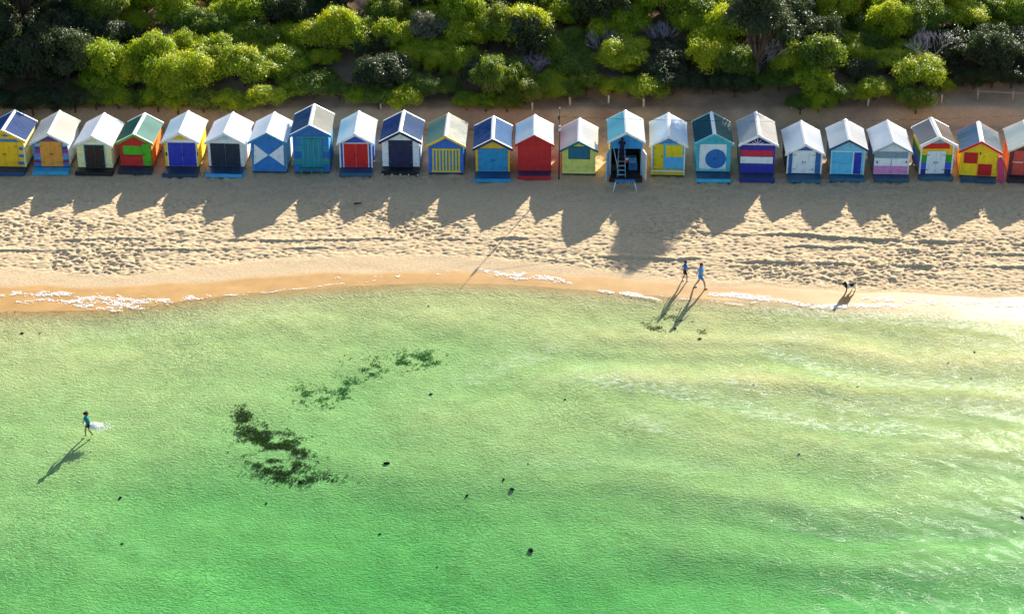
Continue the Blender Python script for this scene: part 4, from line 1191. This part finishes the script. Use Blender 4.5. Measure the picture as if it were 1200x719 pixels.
# front row, following the foot of the vegetation
px_ = -50
while px_ < 1255:
    py_ = float(np.interp(px_, bx, by))
    g = hit(px_, py_ + 8)
    s = random.uniform(.6, .9)
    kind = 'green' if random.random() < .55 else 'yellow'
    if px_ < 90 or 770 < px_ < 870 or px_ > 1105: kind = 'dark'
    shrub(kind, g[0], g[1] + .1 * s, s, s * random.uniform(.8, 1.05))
    px_ += 24 * s / .75 * random.uniform(.85, 1.15)
# rows behind
def zone(px, py):  # dark leaves also put shade into colour where taller shrubs cast shadow
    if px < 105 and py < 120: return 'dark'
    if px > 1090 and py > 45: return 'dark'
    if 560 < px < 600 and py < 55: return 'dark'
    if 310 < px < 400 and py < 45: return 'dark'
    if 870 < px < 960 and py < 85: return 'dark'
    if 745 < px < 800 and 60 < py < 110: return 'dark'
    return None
SPECIAL = [(500, 62, 'silver', 1.1, 1.15), (905, 82, 'silver', .7, .9), (1003, 100, 'dark', .8, .8)]
sp_xy = []
for a_, b_2, kd, sx, sz in SPECIAL:
    g = hit(a_, b_2); sp_xy.append((g[0], g[1])); shrub(kd, g[0], g[1], sx, sz)
DEADP = [(706, 72), (1088, 84), (900, 88), (625, 92), (195, 66), (775, 60), (432, 20)]
for a_, b_2 in DEADP:
    g = hit(a_, b_2); sp_xy.append((g[0], g[1]))
for row in range(11):
    yy = 8.6 + row * 1.4
    x = -36 + random.uniform(0, 2)
    while x < 36:
        jx, jy = x + random.uniform(-.5, .5), yy + random.uniform(-.7, .7)
        gz = float(terrain(np.array([jx]), np.array([jy]), False)[0])
        qx, qy, _ = proj((jx, jy, gz))
        s = random.uniform(.75, 1.3)
        if qy > -30 and qy < float(np.interp(qx, bx, by)) - 3 and all((jx - a) ** 2 + (jy - b) ** 2 > 1.6 for a, b in sp_xy):
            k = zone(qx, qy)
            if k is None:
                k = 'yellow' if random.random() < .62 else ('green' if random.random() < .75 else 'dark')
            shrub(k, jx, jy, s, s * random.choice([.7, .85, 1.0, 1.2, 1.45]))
        x += random.uniform(1.8, 2.7)

# bare, leafless shrubs
def dead_shrub(px, py, h, seed, label):
    rg = random.Random(seed)
    g = hit(px, py)
    r = empty('leafless_shrub', (g[0], g[1], g[2] - .1)); prop(r, label, 'shrub')
    def branch(p, d, l, rad, depth, acc):
        e = p + d * l
        acc.append((p, e, rad, rad * .65))
        if depth == 0: return
        for _ in range(rg.choice([2, 3, 3])):
            nd_ = (d + Vector((rg.uniform(-.7, .7), rg.uniform(-.7, .7), rg.uniform(-.15, .5)))).normalized()
            branch(e, nd_, l * rg.uniform(.6, .85), rad * .62, depth - 1, acc)
    for i in range(6):
        acc = []
        a = i * 1.05 + rg.uniform(-.3, .3)
        branch(Vector((0, 0, 0)), Vector((math.cos(a) * .45, math.sin(a) * .45, 1)).normalized(), h * .34, .05, 4, acc)
        link('branch', tubes(acc, 4), DEAD, r)
dead_shrub(706, 72, 2.3, 3, 'grey leafless shrub with upright twigs between yellow green shrubs')
dead_shrub(1088, 86, 3.0, 5, 'large grey leafless shrub with tangled branches above the bare bank')
dead_shrub(893, 88, 2.8, 9, 'grey leafless shrub with long thin stems under the tall tree')
dead_shrub(625, 92, 1.7, 14, 'low grey leafless shrub at the foot of the bluff behind the plain red hut')
dead_shrub(195, 66, 1.9, 17, 'pale leafless shrub in the shade behind the lime hatch hut')
dead_shrub(775, 60, 2.0, 19, 'thin leafless shrub halfway up the bluff behind the yellow-doored hut')
dead_shrub(432, 20, 1.8, 12, 'small grey leafless shrub high on the bluff')

# taller trees whose shade falls on the beach and the left of the bluff
def tree(px, py, y, h, rad, label, mat, seed, lobes=40, leaves=26000):
    d = ray(px, py); t = (y - CAM[1]) / d[1]; x = float((CAM + d * t)[0])
    z = float(terrain(np.array([x]), np.array([y]), False)[0])
    r = empty('coastal_tree', (x, y, z - .1)); prop(r, label, 'tree', 'tall trees on the bluff')
    cm, cs = crown_mesh(seed, rad, rad, h * .62, lobes, leaves, .075)
    cm.materials.append(mat)
    V = np.empty(len(cm.vertices) * 3, np.float32); cm.vertices.foreach_get('co', V); V = V.reshape(-1, 3)
    V[:, 2] += h * .3
    tp_ = np.clip((V[:, 2] / h - .45) / .6, 0, 1); V[:, 0] *= 1 - .4 * tp_; V[:, 1] *= 1 - .4 * tp_
    cm.vertices.foreach_set('co', V.ravel()); cm.update()
    link('crown', cm, None, r)
    cs2 = [(c[0] * .7, c[1] * .7, c[2] + h * .3) for c in cs]
    link('trunk', trunk_mesh(cs2, h, .16), BARK, r)
tree(888, 60, 10.2, 6.95, 2.5, 'tall grey green tree standing above the shrubs behind the aqua hut', LEAF_D, 501)
tree(30, 40, 16.5, 6.5, 3.0, 'tall dark tree at the shaded end of the bluff', LEAF_D, 502)
tree(110, 20, 19.0, 6.5, 3.0, 'tall dark tree rising behind the shaded shrubs', LEAF_D, 503)
tree(-60, 40, 14.0, 6.0, 3.0, 'tall dark tree at the far end of the hut row', LEAF_D, 504)

# ------------------------------------------------------------------ seagrass and rocks in the shallows
GRASS = [([(285, 490, 9, 12), (300, 505, 18, 12), (325, 515, 25, 12), (345, 530, 20, 10), (330, 545, 25, 9), (365, 552, 26, 5), (310, 537, 14, 8)], 5200, 'dark brown green patch of seaweed under the clear water', '#4a4a1c'),
         ([(360, 462, 14, 9), (385, 465, 14, 8), (405, 452, 14, 9), (430, 433, 22, 8), (470, 425, 26, 7), (500, 420, 18, 6)], 2600, 'thin green trail of seaweed under the water', '#4c7434'),
         ([(757, 382, 7, 4), (768, 389, 10, 5), (790, 381, 14, 6), (820, 397, 8, 3)], 450, 'small dark seaweed clump by the walkers shadow', '#4c5426')]
for spots, n, lab, colr in GRASS:
    V = []; Fq = []
    tot = sum(s_[2] * s_[3] for s_ in spots)
    for a_, b2, rx_, ry_ in spots:
        for _ in range(int(n * rx_ * ry_ / tot)):
            pxx, pyy = random.gauss(a_, rx_ * .65), random.gauss(b2, ry_ * .65)
            q = P(pxx, pyy, WL - .55)
            if .6 * noise(q[0] * 1.6, q[1] * 2.6, 141) + .4 * noise(q[0] * 4.5, q[1] * 6, 142) < random.uniform(.42, .66): continue
            z = float(terrain(np.array([q[0]]), np.array([q[1]]))[0])
            for _k in range(2):
                a = random.uniform(0, 6.28); l_ = random.uniform(.05, .13); hh = random.uniform(.005, .05)
                hh = min(hh, max(.01, WL - z - .03))
                x, y = q[0] + random.uniform(-.1, .1), q[1] + random.uniform(-.1, .1)
                dx, dy = math.cos(a) * l_, math.sin(a) * l_
                wx, wy = -math.sin(a) * .035, math.cos(a) * .035
                b0 = len(V)
                V += [(x - wx, y - wy, z + .01), (x + wx, y + wy, z + .01), (x + dx + wx * .5, y + dy + wy * .5, z + hh), (x + dx - wx * .5, y + dy - wy * .5, z + hh)]
                Fq.append((b0, b0 + 1, b0 + 2, b0 + 3))
    wm = simple('weed_' + colr.strip('#'), colr, .95, .4, 6, 0); wm.node_tree.nodes['Principled BSDF'].inputs['Alpha'].default_value = .6
    prop(link('seaweed_patch', mesh('seaweed', V, Fq), wm), lab, 'seaweed', None, 'stuff')

def rock_mesh(seed):
    rg = random.Random(seed)
    bm = bmesh.new(); bmesh.ops.create_icosphere(bm, subdivisions=2, radius=1)
    for v in bm.verts:
        n_ = .75 + .5 * rg.random(); v.co = Vector((v.co.x * n_, v.co.y * .7 * n_, max(v.co.z, -.4) * .5 * n_))
    me_ = bpy.data.meshes.new('rock'); bm.to_mesh(me_); bm.free()
    me_.materials.append(simple('weedy_rock', '#0c0e0a', .95, .4, 5, 0))
    return me_
RM = [rock_mesh(i) for i in range(4)]
for i, (a_, b2, r_) in enumerate([(453, 543, .20), (590, 562, .13), (600, 573, .17), (547, 581, .12), (622, 645, .22), (445, 626, .1), (512, 664, .08), (505, 462, .12), (662, 468, .1), (619, 543, .08), (936, 533, .09), (1198, 607, .16), (820, 397, .14), (1142, 413, .12),
                                  (1138, 443, .1), (1111, 426, .09), (352, 565, .15), (345, 548, .1), (141, 583, .14), (26, 391, .14), (47, 391, .08), (883, 451, .08), (1005, 453, .08), (312, 590, .1), (143, 637, .1), (502, 359, .09), (791, 385, .13)]):
    q = hit(a_, b2)
    z = tz(q[0], q[1])
    o = link('submerged_rock', RM[i % 4], None)
    o.location = (q[0], q[1], z + r_ * .15); o.scale = (r_ * .72, r_ * .66, r_ * .5); o.rotation_euler = (0, 0, i * 1.3)
    lm = min([(325, 520, 'beside the dark brown green seaweed patch'), (430, 440, 'beside the thin seaweed trail'), (785, 388, 'beside the small seaweed clump by the walkers'), (103, 500, 'near the wading person'), (30, 391, 'close to the foam at the waterline')], key=lambda q_: math.hypot(q_[0] - a_, (q_[1] - b2) * 2))
    near = lm[2] if math.hypot(lm[0] - a_, (lm[1] - b2) * 2) < 150 else ('in the deeper green water' if b2 > 535 else 'in the pale sandy shallows')
    prop(o, f"{'large' if r_ >= .16 else ('tiny' if r_ <= .1 else 'small')} dark weedy rock {near}", 'rock', 'dark rocks in the shallows')

# dark driftwood scrap on the shaded sand
g = hit(419, 239.5)
sc_ = prop(link('driftwood', tubes([((-.22, 0, .05), (.2, .04, .07), .05, .035), ((.02, .02, .07), (.2, -.1, .12), .03, .015), ((-.1, 0, .07), (-.02, .14, .1), .025, .012)], 7), simple('driftwood', '#2a2420', .9, .3, 12)), 'dark scrap of driftwood on the shaded sand before the red-doored hut', 'driftwood')
sc_.location = (g[0], g[1], g[2])
